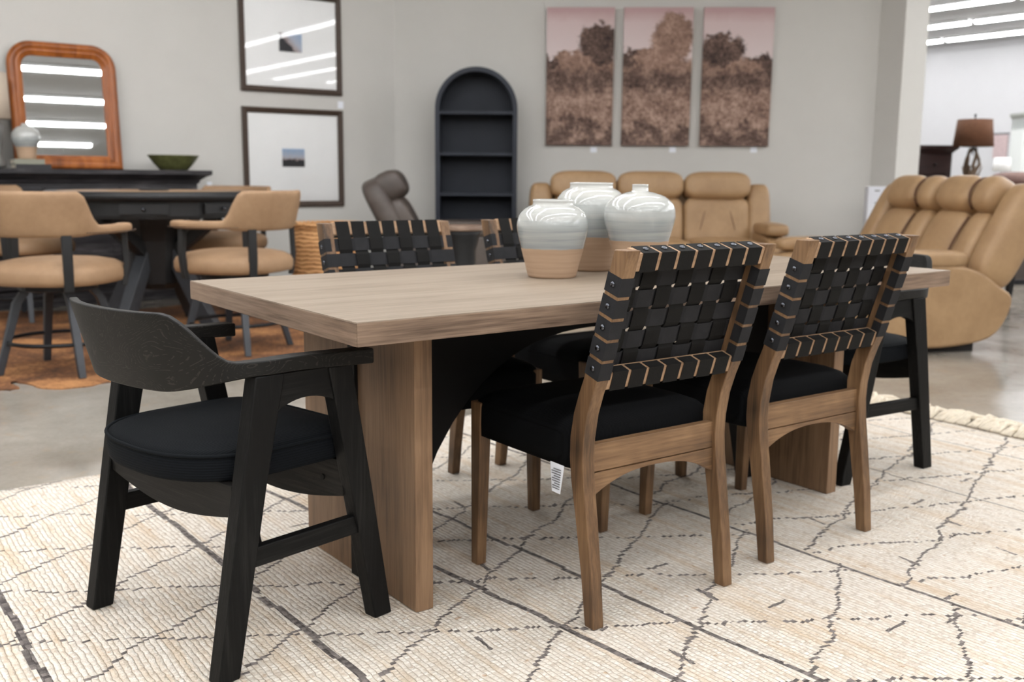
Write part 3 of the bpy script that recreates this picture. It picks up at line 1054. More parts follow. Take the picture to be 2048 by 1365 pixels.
    for j in range(5):
        wc = 0.0255 + j * 0.0515
        path = [(-xin, 0.004), (-xin, -e), (-xo, -e), (-xo, e)]
        for i in range(NV):
            xc = (i - 3) * pv
            s = 0.0026 if (i + j) % 2 else -0.0026
            for dx in (-0.021, 0.021):
                path.append((xc + dx, e + 0.001 + s - 0.001))
        path += [(xo, e), (xo, -e), (xin, -e), (xin, 0.004)]
        o = ribbon(path, 0.0217, lambda p, q, h: BK(p, wc + h, q), 'strap')
        nail(o, BK(-xo - 0.001, wc, 0.0), (-1, 0, 0))
        nail(o, BK(xo + 0.001, wc, 0.0), (1, 0, 0))
    for i in range(NV):
        xc = (i - 3) * pv
        lo, hi = -0.0275, 0.0195
        path = [(hi, 0.008), (hi, -0.0195), (lo, -0.0195), (lo, 0.0195)]
        for j in range(5):
            wc = 0.0255 + j * 0.0515
            s = -0.0026 if (i + j) % 2 else 0.0026
            for dw in (-0.017, 0.017):
                path.append((wc + dw, e + s))
        path += [(0.3098, 0.0208), (0.3098, -0.0208), (0.2652, -0.0208), (0.2652, 0.008)]
        o = ribbon(path, 0.0234, lambda p, q, h: BK(xc + h, p, q), 'strap_shaded')
        nail(o, BK(xc, 0.3106, 0.0), Bs)
    return r


SC = 'woven strap side chairs around the dining table'
n1 = side_chair()
n1.location = (0.782, -0.006, 0)
n1.rotation_euler = (0, 0, radians(-0.6))
n1['label'] = 'brown wood side chair with black woven back in front, white tag hanging under its seat'
n1['group'] = SC
dup(n1, (1.445, 0.027, 0), -0.8, 'woven-back side chair on the camera side, farther from the black armchair in front', SC)
dup(n1, (0.752, 1.046, 0), 178.5, 'woven-back side chair across the table, beside the wicker basket, facing the camera', SC)
dup(n1, (1.400, 1.032, 0), 180, 'woven-back side chair across the table, half hidden behind the three jars', SC)
bm = ME()
quad_box(bm, [(-0.242, 0.012, 0.30), (-0.2405, 0.045, 0.30), (-0.2395, 0.045, 0.30), (-0.241, 0.012, 0.30), (-0.240, 0.000, 0.372), (-0.2385, 0.055, 0.372), (-0.2375, 0.055, 0.372), (-0.239, 0.0, 0.372)])
ct = obj('care_tag', bm, 'tag', n1)
ct['label'] = 'white printed care tag'
bm = ME()
for i in range(9):
    z = 0.31 + i * 0.006
    box(bm, -0.2425, -0.2405, 0.016 - (z - .3) * .1, 0.040 + (z - .3) * .1 - (0.008 if i % 3 == 2 else 0), z, z + 0.0018)
obj('printed_lines', bm, 'ink', ct)


# ------------------------------------------------------------------ black armchairs
def armchair():
    r = thing('armchair', 'x', 'armchair')
    for s in (-1, 1):
        bm = ME()
        # rear leg: raked forward; front leg: raked back
        loft(bm, [[(xa, s * (yc - .021), z), (xb, s * (yc - .021), z), (xb, s * (yc + .021), z), (xa, s * (yc + .021), z)] for xa, xb, yc, z in ((-0.026, 0.026, 0.276, 0.0), (0.046, 0.108, 0.2775, 0.41), (0.088, 0.160, 0.278, 0.640))])
        obj('rear_leg', bm, 'blackoak_z', r, bevel=0.004)
        bm = ME()
        loft(bm, [[(xa, s * (yc - .020), z), (xb, s * (yc - .020), z), (xb, s * (yc + .020), z), (xa, s * (yc + .020), z)] for xa, xb, yc, z in ((0.410, 0.462, 0.262, 0.0), (0.338, 0.398, 0.274, 0.33), (0.276, 0.340, 0.278, 0.636))])
        obj('front_leg', bm, 'blackoak_z', r, bevel=0.004)
        bm = ME()
        poly = [(0.125, 0.638), (0.125, 0.545)]
        for i in range(13):
            f = i / 12
            x = 0.142 + (0.296 - 0.142) * f
            poly.append((x, 0.557 + 0.021 * sin(pi * f) ** 0.8))
        poly += [(0.312, 0.545), (0.312, 0.636)]
        prism(bm, poly, s * 0.264, s * 0.292, lambda u, v, a: (u, a, v))
        obj('arm_bracket', bm, 'blackoak_x', r, bevel=0.002)
        bm = ME()
        bar(bm, (0.052, s * 0.276, 0.2505), (0.385, s * 0.270, 0.2505), 0.024, 0.044)
        obj('side_stretcher', bm, 'blackoak_x', r, bevel=0.003)
    for x0, zt in ((0.055, 0.41), (0.345, 0.405)):
        bm = ME()
        poly = [(-0.262, zt)] + [(-0.262 + 0.524 * i / 20, 0.342 - 0.036 * sin(pi * i / 20) - (0.022 if x0 > .2 else 0)) for i in range(21)] + [(0.262, zt)]
        prism(bm, poly, x0 - 0.011, x0 + 0.011, lambda u, v, a: (a, u, v))
        ap = obj('apron', bm, 'blackoak_y', r, bevel=0.002)
    for s in (-1, 1):
        bm = ME()
        bm2 = []
        lathe(bm, [(0.007, 0.0), (0.007, 0.003)], 14)
        o = obj('bolt_cap', bm, 'blackpanel', r)
        o.rotation_euler = (0, radians(-90), 0)
        o.location = (0.334, s * 0.19, 0.352)
    # curved back that runs into the arms
    path = []
    for i in range(8):
        path.append((0.402 - (0.402 - 0.13) * i / 8, 0.279, 1.0))
    NA = 40
    for i in range(NA + 1):
        a = pi / 2 + pi * i / NA
        c, s = cos(a), sin(a)
        e_ = 0.88
        path.append((0.13 + 0.194 * math.copysign(abs(c) ** e_, c), 0.280 * math.copysign(abs(s) ** e_, s), abs(s)))
    for i in range(8):
        path.append((0.13 + (0.402 - 0.13) * (i + 1) / 8, -0.279, 1.0))
    bm = ME()
    rings = []
    m_ = len(path)

    def sm(a, b, x):
        q = max(0, min(1, (x - a) / (b - a)))
        return q * q * (3 - 2 * q)
    # arclength from the middle
    acc = [0]
    for p, q in zip(path, path[1:]):
        acc.append(acc[-1] + sqrt((p[0] - q[0]) ** 2 + (p[1] - q[1]) ** 2))
    tot = acc[-1]
    for i, (x, y, _) in enumerate(path):
        d = abs(acc[i] - tot / 2)          # 0 at the middle of the back
        k = 1 - sm(0.18, 0.312, d)
        armt = max(0, (d - 0.45) / 0.30)
        top_ = 0.672 - 0.012 * min(1, armt) + (0.777 - 0.672) * k
        kb = 1 - sm(0.14, 0.36, d)
        bot = 0.640 - 0.017 * min(1, armt) + (0.606 - 0.640) * kb
        th = 0.044 + (0.020 - 0.044) * (1 - sm(0.24, 0.42, d))
        p0, p1 = path[max(0, i - 1)], path[min(m_ - 1, i + 1)]
        tx, ty = p1[0] - p0[0], p1[1] - p0[1]
        ln = sqrt(tx * tx + ty * ty)
        nx_, ny_ = ty / ln, -tx / ln       # outward is to the rear / side
        if nx_ * (x - 0.3) + ny_ * y < 0:
            nx_, ny_ = -nx_, -ny_
        rake = 0.044 * k
        ring = []
        nz = 5
        for q in range(nz + 1):
            z = bot + (top_ - bot) * q / nz
            off = th / 2 + rake * (q / nz - 0.35)
            ring.append((x + nx_ * off, y + ny_ * off, z))
        for q in range(nz, -1, -1):
            z = bot + (top_ - bot) * q / nz
            off = -th / 2 + rake * (q / nz - 0.35)
            ring.append((x + nx_ * off, y + ny_ * off, z))
        rings.append(ring)
    loft(bm, rings)
    obj('backrest', bm, 'oakband', r, bevel=0.004, seg=2, angle=50)
    # seat pad
    outl = []
    for i in range(64):
        a = 2 * pi * i / 64
        c, s = cos(a), sin(a)
        e_ = 0.78 if c < 0 else 0.34
        outl.append((math.copysign(abs(c) ** e_, c), math.copysign(abs(s) ** (0.80 if c < 0 else 0.34), s)))

    def ringat(ins, z):
        return [(0.185 + ((0.228 if u < 0 else 0.235) - ins) * u, (0.254 - ins) * v, z) for u, v in outl]
    bm = ME()
    loft(bm, [ringat(0.012, 0.408), ringat(0.002, 0.412), ringat(0.0, 0.42), ringat(-0.002, 0.44), ringat(0.0, 0.462), ringat(0.002, 0.467)])
    obj('seat_band', bm, 'cord_band', r, smooth=True)
    bm = ME()
    loft(bm, [ringat(0.004, 0.462), ringat(0.006, 0.469), ringat(0.02, 0.475), ringat(0.05, 0.482), ringat(0.10, 0.488), ringat(0.16, 0.491), ringat(0.2, 0.492)])
    obj('seat_cushion', bm, 'cord_round', r, smooth=True)
    bm = ME()
    ring_tube(bm, ringat(-0.001, 0.467), 0.0042)
    obj('piping', bm, 'cord_plain', r, smooth=True)
    return r


AC = 'black armchairs at the table ends'
a1 = armchair()
a1.location = (-0.2985, 0.4275, 0)
a1.rotation_euler = (0, 0, radians(11.7))
a1['label'] = 'black wooden armchair with curved back at the near end of the table'
a1['group'] = AC
dup(a1, (2.458, 0.479, 0), 176.3, 'black wooden armchair at the far end of the table, behind the woven chairs', AC)


# ------------------------------------------------------------------ jars on the table
def jar(name, loc, prof, line, label, zs=1.0):
    prof = [(r, z * zs) for r, z in prof]
    b = ME()
    inner = [(max(0.004, r - 0.008), z) for r, z in reversed(prof) if z > prof[-1][1] - 0.05]
    lathe(b, prof + inner, 64)
    o = obj(name, b, 'glaze', smooth=True, sub=0)
    o.location = loc
    o['glaze_line'] = line
    return tag(o, label, 'vase', 'stoneware jars on the dining table')


def spline(pts, n=8):
    """Catmull-Rom through profile points"""
    out = []
    for i in range(len(pts) - 1):
        p0 = pts[max(0, i - 1)]
        p1, p2 = pts[i], pts[i + 1]
        p3 = pts[min(len(pts) - 1, i + 2)]
        for k in range(n):
            q = k / n
            out.append(tuple(0.5 * (2 * p1[d] + (p2[d] - p0[d]) * q + (2 * p0[d] - 5 * p1[d] + 4 * p2[d] - p3[d]) * q * q + (3 * p1[d] - p0[d] - 3 * p2[d] + p3[d]) * q ** 3) for d in (0, 1)))
    out.append(pts[-1])
    return out


jar('stoneware_jar', (0.922, 0.525, 0.76), [(0.066, 0.0), (0.0705, 0.003)] + spline([(0.072, 0.008), (0.082, 0.05), (0.094, 0.10), (0.1035, 0.145), (0.1045, 0.17), (0.097, 0.197), (0.079, 0.217), (0.064, 0.2245)]) + [(0.059, 0.227), (0.058, 0.236), (0.0595, 0.242), (0.057, 0.244)], 0.086,
    'squat wide-mouthed white stoneware jar with bare clay foot, in front', 0.93)
jar('stoneware_jar', (1.165, 0.635, 0.76), [(0.066, 0.0), (0.072, 0.003)] + spline([(0.074, 0.008), (0.085, 0.06), (0.098, 0.12), (0.108, 0.17), (0.112, 0.205), (0.107, 0.238), (0.09, 0.262), (0.074, 0.272)]) + [(0.068, 0.275), (0.067, 0.286), (0.069, 0.291), (0.066, 0.293)], 0.108,
    'tallest white stoneware jar, wide-mouthed, standing behind the other two jars', 0.94)
jar('stoneware_jar', (1.149, 0.398, 0.76), [(0.062, 0.0), (0.068, 0.003)] + spline([(0.07, 0.008), (0.076, 0.06), (0.090, 0.12), (0.102, 0.165), (0.1055, 0.195), (0.099, 0.225), (0.074, 0.250), (0.042, 0.262), (0.028, 0.2655)]) + [(0.0235, 0.269), (0.0235, 0.284), (0.0245, 0.287), (0.0225, 0.288)], 0.108,
    'round-shouldered white stoneware jar with a narrow neck, right of the others', 0.945)

# ------------------------------------------------------------------ game table with stools
t = thing('pub_table', 'round black counter-height game table with tan playing surface', 'table', (1.28, 5.42, FZ + 0.0065))
bm = ME()
lathe(bm, [(0.60, 0.885), (0.70, 0.885), (0.725, 0.895), (0.725, 0.930), (0.70, 0.945), (0.64, 0.945), (0.64, 0.935), (0.60, 0.935)], 8 * 8)
obj('rim', bm, 'blackpaint', t, smooth=True)
bm = ME()
lathe(bm, [(0.02, 0.930), (0.635, 0.930), (0.635, 0.944), (0.02, 0.944)], 64)
obj('playing_surface', bm, 'tanpale', t)
bm = ME()
lathe(bm, [(0.05, 0.945), (0.10, 0.945), (0.10, 0.956), (0.05, 0.956)], 32)
obj('centre_insert', bm, 'blackpaint', t)
bm = ME()
lathe(bm, [(0.62, 0.77), (0.66, 0.77), (0.665, 0.79), (0.665, 0.886), (0.62, 0.886)], 64)
obj('apron', bm, 'blackpaint', t)
for k in range(8):
    a = radians(22 + 45 * k)
    bm = ME()
    box(bm, 0.655, 0.676, -0.15, 0.15, 0.80, 0.87)
    d = obj('drawer', bm, 'blackpaint', t, bevel=0.003)
    d.rotation_euler = (0, 0, a)
    bm = ME()
    puff(bm, (0.688, 0, 0.835), (0.028, 0.024, 0.024), 1, 1, None, 12, 8)
    obj('knob', bm, 'nail', d, smooth=True)
bm = ME()
lathe(bm, [(0.12, 0.26), (0.15, 0.30), (0.17, 0.46), (0.19, 0.60), (0.22, 0.70), (0.24, 0.78)], 8)
obj('column', bm, 'blackpaint', t)
for k in range(4):
    bm = ME()
    rings = []
    for (x, z, wd, ht) in ((0.10, 0.56, 0.09, 0.10), (0.22, 0.36, 0.09, 0.11), (0.33, 0.16, 0.085, 0.12), (0.42, 0.0, 0.08, 0.12)):
        rings.append([(x - ht / 2, -wd / 2, z), (x + ht / 2, -wd / 2, z), (x + ht / 2, wd / 2, z), (x - ht / 2, wd / 2, z)])
    loft(bm, rings)
    o = obj('leg', bm, 'blackpaint_cool', t, bevel=0.006)
    o.rotation_euler = (0, 0, radians(-53 + 90 * k))
    bm = ME()
    bar(bm, (0.12, 0, 0.50), (0.50, 0, 0.775), 0.07, 0.08)
    o = obj('brace', bm, 'blackpaint', t, bevel=0.006)
    o.rotation_euler = (0, 0, radians(-53 + 90 * k))


def stool():
    """counter stool, faces local +x"""
    r = thing('counter_stool', 'x', 'stool')
    bm = ME()
    rings = []
    outl = []
    for i in range(48):
        a = 2 * pi * i / 48
        c, s = cos(a), sin(a)
        outl.append((math.copysign(abs(c) ** 0.75, c), math.copysign(abs(s) ** 0.75, s)))
    for ins, z in ((0.04, 0.478), (0.008, 0.486), (0.0, 0.51), (0.0, 0.545), (0.012, 0.57), (0.05, 0.592), (0.12, 0.607), (0.2, 0.612), (0.29, 0.613)):
        rings.append([((0.325 - ins) * u, (0.325 - ins) * v, z) for u, v in outl])
    loft(bm, rings)
    obj('seat', bm, 'tanpale', r, smooth=True)
    bm = ME()
    lathe(bm, [(0.19, 0.44), (0.2, 0.445), (0.2, 0.475), (0.19, 0.48)], 32)
    obj('swivel', bm, 'blacksteel', r)
    for k in range(4):
        bm = ME()
        a = radians(45 + 90 * k)
        rings = []
        for (d, z, wd) in ((0.10, 0.455, 0.055), (0.17, 0.44, 0.05), (0.215, 0.38, 0.045), (0.325, 0.0, 0.036)):
            c = Vector((cos(a) * d, sin(a) * d, z))
            e1 = Vector((cos(a), sin(a), 0)) * wd / 2
            e2 = Vector((-sin(a), cos(a), 0)) * wd / 2
            rings.append([c - e1 - e2, c + e1 - e2, c + e1 + e2, c - e1 + e2])
        loft(bm, rings)
        obj('leg', bm, 'blackpaint_cool', r, bevel=0.004)
    bm = ME()
    ring_tube(bm, [(0.275 * cos(2 * pi * i / 40), 0.275 * sin(2 * pi * i / 40), 0.17) for i in range(40)], 0.011)
    obj('footrest', bm, 'blacksteel', r, smooth=True)
    # barrel back and arms
    bm = ME()
    rings = []
    NA = 56
    for i in range(NA + 1):
        f = -1 + 2 * i / NA
        ang = pi + f * radians(128)
        k = 1 - max(0, min(1, (abs(f) - 0.36) / 0.15))
        k = k * k * (3 - 2 * k)
        R1, R2 = 0.335, 0.345
        x, y = R1 * cos(ang), R2 * sin(ang)
        th = 0.062 - 0.010 * k
        if abs(f) > 0.66:
            th += 0.03 * min(1, (abs(f) - 0.66) / 0.15)
        endf = 1 - max(0, (abs(f) - 0.96) / 0.04) * 0.5
        bot = 0.735 + 0.012 * (1 - k)
        top_ = 0.795 + (0.968 - 0.795) * k
        lean = 0.05 * k
        nx_, ny_ = cos(ang), sin(ang)
        ring = []
        for q in range(16):
            b = 2 * pi * q / 16
            cb, sb = cos(b), sin(b)
            cb = math.copysign(abs(cb) ** 0.6, cb)
            sb = math.copysign(abs(sb) ** 0.6, sb)
            zz = (bot + top_) / 2 + (top_ - bot) / 2 * sb * endf
            off = th / 2 * cb * endf + lean * ((zz - bot) / 0.23)
            ring.append((x + nx_ * off, y + ny_ * off, zz))
        rings.append(ring)
    loft(bm, rings)
    obj('barrel_back', bm, 'tanpale', r, smooth=True)
    for ang in (180 - 112, 180 - 38, 180 + 38, 180 + 112):
        a = radians(ang)
        bm = ME()
        rings = []
        for d, z, wd in ((0.335, 0.455, 0.048), (0.352, 0.58, 0.048), (0.345, 0.745, 0.050)):
            c = Vector((cos(a) * d, sin(a) * d, z))
            e1 = Vector((cos(a), sin(a), 0)) * 0.014
            e2 = Vector((-sin(a), cos(a), 0)) * wd / 2
            rings.append([c - e1 - e2, c + e1 - e2, c + e1 + e2, c - e1 + e2])
        loft(bm, rings)
        obj('back_post', bm, 'blackpaint', r, bevel=0.003)
    for sgn in (-1, 1):
        bm = ME()
        for i in range(36):
            f = 0.40 + 0.56 * i / 36
            ang = pi + sgn * f * radians(128)
            puff(bm, (0.395 * cos(ang), 0.405 * sin(ang), 0.758), (0.010, 0.010, 0.008), 1, 1, None, 6, 4)
        obj('nailhead_trim', bm, 'bronze', r)
    return r


SG = 'tan leather counter stools around the game table'
s1 = stool()


def face(p, q):
    return math.degrees(math.atan2(q[1] - p[1], q[0] - p[0]))


TC = (1.28, 5.42)
SZ = FZ + 0.0065
s1.location = (0.315, 4.02, SZ)
s1.rotation_euler = (0, 0, radians(48))
s1['label'] = 'tan leather barrel-back stool at the front left of the round game table'
s1['group'] = SG
dup(s1, (1.35, 4.14, SZ), 124, 'tan leather barrel-back stool with its back turned, between game table and wicker basket', SG)
dup(s1, (2.0, 6.06, SZ), face((2.0, 6.06), TC), 'tan leather stool at the far side of the game table, under the framed prints', SG)
dup(s1, (0.58, 6.30, SZ), face((0.58, 6.30), TC), 'tan leather stool at the far side of the game table, before the black sideboard', SG)

# cowhide
bm = ME()
ctl = [(-0.35, 3.95), (-0.02, 3.60), (0.02, 3.80), (0.16, 3.50), (0.42, 3.52), (0.62, 3.62), (1.0, 3.55), (1.4, 3.50), (1.85, 3.75), (1.95, 4.1), (2.0, 4.5), (2.15, 4.9), (2.25, 5.6), (2.4, 6.55), (1.3, 6.3), (0.5, 6.75), (0.0, 6.3), (-0.2, 5.0), (-0.15, 4.5)]
pts = []
rnd = random.Random(5)
for i in range(len(ctl)):
    p0, p1, p2, p3 = ctl[i - 1], ctl[i], ctl[(i + 1) % len(ctl)], ctl[(i + 2) % len(ctl)]
    for k in range(8):
        q = k / 8
        pts.append(tuple(0.5 * (2 * p1[d] + (p2[d] - p0[d]) * q + (2 * p0[d] - 5 * p1[d] + 4 * p2[d] - p3[d]) * q * q + (3 * p1[d] - p0[d] - 3 * p2[d] + p3[d]) * q ** 3) + rnd.uniform(-.012, .012) for d in (0, 1)))
va = [bm.verts.new((x, y, FZ + 0.001)) for x, y in pts]
vb = [bm.verts.new((x, y, FZ + 0.006)) for x, y in pts]
bm.faces.new(vb)
for i in range(len(pts)):
    j = (i + 1) % len(pts)
    bm.faces.new((va[i], va[j], vb[j], vb[i]))
tag(obj('cowhide_rug', bm, 'hide'), 'brown and white cowhide rug lying under the round game table', 'rug')

# ------------------------------------------------------------------ sideboard and what stands on it
SX0, SX1, SY0 = -0.95, 2.10, 6.86
t = thing('sideboard', 'long black rubbed-oak sideboard with cornice top against the left wall', 'sideboard', ((SX0 + SX1) / 2, 7.12, FZ))
W2 = (SX1 - SX0) / 2
bm = ME()
box(bm, -W2, W2, -0.24, 0.25, 0.10, 0.985)
obj('body', bm, 'sideboard', t, bevel=0.004)
bm = ME()
loft(bm, [[(-W2 - e, -0.24 - e, z), (W2 + e, -0.24 - e, z), (W2 + e, 0.255, z), (-W2 - e, 0.255, z)] for e, z in ((0.0, 0.985), (0.012, 0.990), (0.02, 1.015), (0.06, 1.045), (0.085, 1.055), (0.10, 1.064), (0.10, 1.098))])
obj('cornice_top', bm, 'sideboard', t)
bm = ME()
box(bm, -W2 - 0.02, W2 + 0.02, -0.26, 0.25, 0.0, 0.10)
obj('plinth', bm, 'sideboard', t, bevel=0.004)
nd = 5
for i in range(nd):
    x0 = -W2 + 0.04 + i * (2 * W2 - 0.08) / nd
    x1 = x0 + (2 * W2 - 0.08) / nd - 0.03
    bm = ME()
    box(bm, x0, x1, -0.255, -0.235, 0.80, 0.955)
    d = obj('drawer', bm, 'sideboard', t, bevel=0.006)
    bm = ME()
    puff(bm, ((x0 + x1) / 2, -0.272, 0.877), (0.034, 0.034, 0.034), 1, 1, None, 14, 8)
    obj('knob', bm, 'blacksteel', d, smooth=True)
    bm = ME()
    box(bm, x0, x1, -0.255, -0.235, 0.14, 0.77)
    for q in ((x0 + .07, x1 - .07, .20, .71),):
        box(bm, q[0], q[1], -0.262, -0.25, q[2], q[3])
    d = obj('door', bm, 'sideboard', t, bevel=0.006)
    bm = ME()
    puff(bm, (x1 - 0.035, -0.272, 0.60), (0.03, 0.03, 0.03), 1, 1, None, 14, 8)
    obj('knob', bm, 'blacksteel', d, smooth=True)
STOP = FZ + 1.098

# mirror, leaning on the wall
mw, mh, mr = 0.845, 1.03, 0.19
t = thing('framed_mirror', 'honey orange wooden mirror with rounded top corners leaning on the sideboard', 'mirror', (1.165, 7.27, STOP))
t.rotation_euler = (radians(-5.0), 0, 0)


def rr_outline(wd, ht, rad, inset=0.0, nseg=10):
    x0, x1, z1 = -wd / 2 + inset, wd / 2 - inset, ht - inset
    r_ = max(0.01, rad - inset)
    z0 = inset
    o = [(x0, z0), (x1, z0)]
    o += [(x1 - r_ + r_ * cos(a), z1 - r_ + r_ * sin(a)) for a in [pi / 2 * i / nseg for i in range(nseg + 1)]]
    o += [(x0 + r_ - r_ * sin(a), z1 - r_ + r_ * cos(a)) for a in [pi / 2 * i / nseg for i in range(nseg + 1)]]
    return o


bm = ME()
prof = [(0.0, 0.0), (0.0, -0.03), (0.012, -0.048), (0.032, -0.054), (0.052, -0.048), (0.060, -0.038), (0.066, -0.038), (0.072, -0.042), (0.086, -0.036), (0.098, -0.022), (0.104, -0.022), (0.114, -0.012), (0.116, 0.0)]
rings = [[(x, y, z) for x, z in rr_outline(mw, mh, mr, ins)] for ins, y in prof]
rings.append(rings[0])
loft(bm, rings, cap=False)
bmesh.ops.remove_doubles(bm, verts=bm.verts, dist=1e-6)
obj('frame', bm, 'orange', t, bevel=0.002, angle=60)
bm = ME()
prism(bm, rr_outline(mw, mh, mr, 0.105), -0.006, -0.010, lambda u, v, a: (u, a, v))
obj('mirror_glass', bm, 'mirror', t)
bm = ME()
prism(bm, rr_outline(mw, mh, mr, 0.004), 0.006, -0.004, lambda u, v, a: (u, a, v))
obj('backing', bm, 'bronze', t)

# bowl
bm = ME()
lathe(bm, [(0.105, 0.0), (0.12, 0.004), (0.17, 0.05), (0.215, 0.105), (0.222, 0.112), (0.212, 0.110), (0.165, 0.058), (0.11, 0.014), (0.02, 0.012)], 48)
bm2 = bm
o = obj('bowl', bm, 'green', smooth=True)
o.location = (1.96, 7.05, STOP)
o.scale = (1, 0.75, 1.15)
tag(o, 'olive green oval bowl on the right end of the black sideboard', 'bowl')

# small jar on two books, lamp
for i, (x0, x1, y0, y1, z0, z1, mt, lab) in enumerate(((0.67, 0.93, 6.85, 7.05, 0.0, 0.036, 'book_black', 'black cloth book, lower one under the small jar on the sideboard'), (0.665, 0.885, 6.86, 7.04, 0.036, 0.075, 'book_pale', 'sage green book, upper one under the small jar on the sideboard'))):
    t = thing('book', lab, 'book', ((x0 + x1) / 2, (y0 + y1) / 2, STOP + z0), 0, 'books stacked on the sideboard')
    hx, hy, h = (x1 - x0) / 2, (y1 - y0) / 2, z1 - z0
    bm = ME()
    box(bm, -hx, hx, -hy, hy, 0, 0.004)
    box(bm, -hx, hx, -hy, hy, h - 0.004, h)
    box(bm, -hx, hx, -hy, -hy + 0.004, 0.004, h - 0.004)
    obj('cover', bm, mt, t)
    bm = ME()
    box(bm, -hx + 0.004, hx - 0.004, -hy + 0.004, hy - 0.003, 0.004, h - 0.004)
    obj('page_block', bm, 'paper', t)
bm = ME()
pr = [(0.06, 0.0), (0.064, 0.003)] + spline([(0.066, 0.006), (0.072, 0.05), (0.078, 0.09), (0.098, 0.135), (0.104, 0.17), (0.096, 0.21), (0.062, 0.245), (0.032, 0.258)]) + [(0.026, 0.262), (0.026, 0.275), (0.022, 0.276)]
lathe(bm, pr, 48)
o = obj('stoneware_jar', bm, 'glaze', smooth=True)
o.location = (0.775, 6.95, STOP + 0.075)
o['glaze_line'] = 0.095
tag(o, 'small white stoneware jar standing on two books beside the orange mirror', 'vase')
t = thing('table_lamp', 'table lamp with beige shade and grey base, cut off at the left edge', 'lamp', (0.50, 7.10, STOP))
bm = ME()
lathe(bm, [(0.10, 0.0), (0.145, 0.01), (0.15, 0.03), (0.13, 0.10), (0.145, 0.24), (0.15, 0.34), (0.10, 0.38), (0.03, 0.40), (0.02, 0.42)], 40)
obj('lamp_base', bm, 'greystone', t, smooth=True)
bm = ME()
lathe(bm, [(0.205, 0.385), (0.195, 0.735), (0.192, 0.735), (0.202, 0.385)], 48)
obj('lamp_shade', bm, 'linen', t, smooth=True)
bm = ME()
tube(bm, [(0, 0, 0.41), (0, 0, 0.72)], 0.006)
box(bm, -0.163, 0.163, -0.003, 0.003, 0.715, 0.722)
obj('shade_stem', bm, 'nail', t)

# framed prints on the left wall
for z0, z1, ph, lab, px_, pz_ in ((0.752, 1.682, 'photo_b', 'lower of two bronze framed prints on the wall, tiny skyline photo in a white mat', -0.01, 0.0),
                                  (1.826, 2.756, 'photo_a', 'upper of two bronze framed prints on the wall, glass reflecting the ceiling lights', -0.01, 0.0)):
    W_, H_ = 1.03, z1 - z0
    t = thing('framed_print', lab, 'picture', (3.237, 7.398, z0), 0, 'framed prints stacked on the left wall')
    bm = ME()
    fw = 0.052
    prof = [(0.0, 0.0), (0.0, -0.030), (0.012, -0.036), (0.04, -0.030), (fw, -0.02), (fw, 0.0)]
    rings = [[(-W_ / 2 + i, y, i), (W_ / 2 - i, y, i), (W_ / 2 - i, y, H_ - i), (-W_ / 2 + i, y, H_ - i)] for i, y in prof]
    rings.append(rings[0])
    loft(bm, rings, cap=False)
    bmesh.ops.remove_doubles(bm, verts=bm.verts, dist=1e-6)
    obj('frame', bm, 'bronze', t)
    bm = ME()
    box(bm, -W_ / 2 + 0.03, W_ / 2 - 0.03, -0.010, -0.002, 0.03, H_ - 0.03)
    obj('mat_board', bm, 'mat_board', t)
    bm = ME()
    box(bm, -0.115 + px_, 0.115 + px_, -0.0125, -0.0095, H_ / 2 - 0.085 + pz_, H_ / 2 + 0.085 + pz_)
    obj('photo_print', bm, ph, t)
    bm = ME()
    v = [bm.verts.new(p) for p in ((-W_ / 2 + 0.05, -0.017, 0.05), (W_ / 2 - 0.05, -0.017, 0.05), (W_ / 2 - 0.05, -0.017, H_ - 0.05), (-W_ / 2 + 0.05, -0.017, H_ - 0.05))]
    bm.faces.new(v)
    obj('glass_pane', bm, 'glass', t)

bm = ME()
box(bm, 3.715, 3.775, 7.394, 7.3995, 1.705, 1.775)
tag(obj('price_tag', bm, 'tag'), 'small white price card at the top right corner of the lower framed print', 'price tag', 'price cards')
bm = ME()
box(bm, 2.37, 2.415, 7.394, 7.3995, 0.92, 0.985)
tag(obj('price_tag', bm, 'tag'), 'small pale card on the wall right of the black sideboard', 'price tag', 'price cards')

# ------------------------------------------------------------------ canvases
WALLANG = math.degrees(math.atan2(dirw.y, dirw.x))
CA = 'three landscape canvases in a row on the wall'
labs = ['left canvas of three, pink sky over a dark tree and dry grass', 'middle canvas of three, one tall pale tree rising over dry grass', 'right canvas of three, round dark tree under pink sky']
for i, s0 in enumerate((5.727, 6.345, 6.982)):
    # position on the wall face
    base = {0: (5.727, 6.098), 1: (6.348, 5.640), 2: (6.985, 5.170)}[i]
    p = Vector((base[0], base[1], 0))
    k = (p - CORNER).dot(dirw)
    p = CORNER + dirw * k - nrm * 0.004
    t = thing('canvas_print', labs[i], 'picture', (p.x, p.y, 1.375), WALLANG, CA)
    t.rotation_euler = (radians(1.6), 0, radians(WALLANG))
    hw = (0.337, 0.342, 0.345)[i]
    bm = ME()
    box(bm, -hw, hw, -0.038, 0.0, 0.0, 1.345)
    obj('canvas', bm, landscape(i), t, bevel=0.002)
    tx = (0.155, 0.185, 0.21)[i]
    q = CORNER + dirw * (k + tx) - nrm * 0.001
    bm = ME()
    box(bm, -0.033, 0.033, -0.004, 0.0, 0, 0.055)
    o = obj('price_tag', bm, 'tag')
    o.location = (q.x, q.y, 1.305 + 0.005 * i)
    o.rotation_euler = (0, 0, radians(WALLANG))
    tag(o, ['small white price card under the left landscape canvas', 'small white price card under the middle landscape canvas', 'small white price card under the right landscape canvas'][i], 'price tag', 'price cards')

# ------------------------------------------------------------------ arched bookcase
bw, bh, bd = 0.80, 2.11, 0.30
t = thing('arched_bookcase', 'tall blue-black bookcase with arched top and empty shelves', 'bookcase', (4.70, 6.425, FZ), math.degrees(math.atan2(-0.5957, 0.8032)))


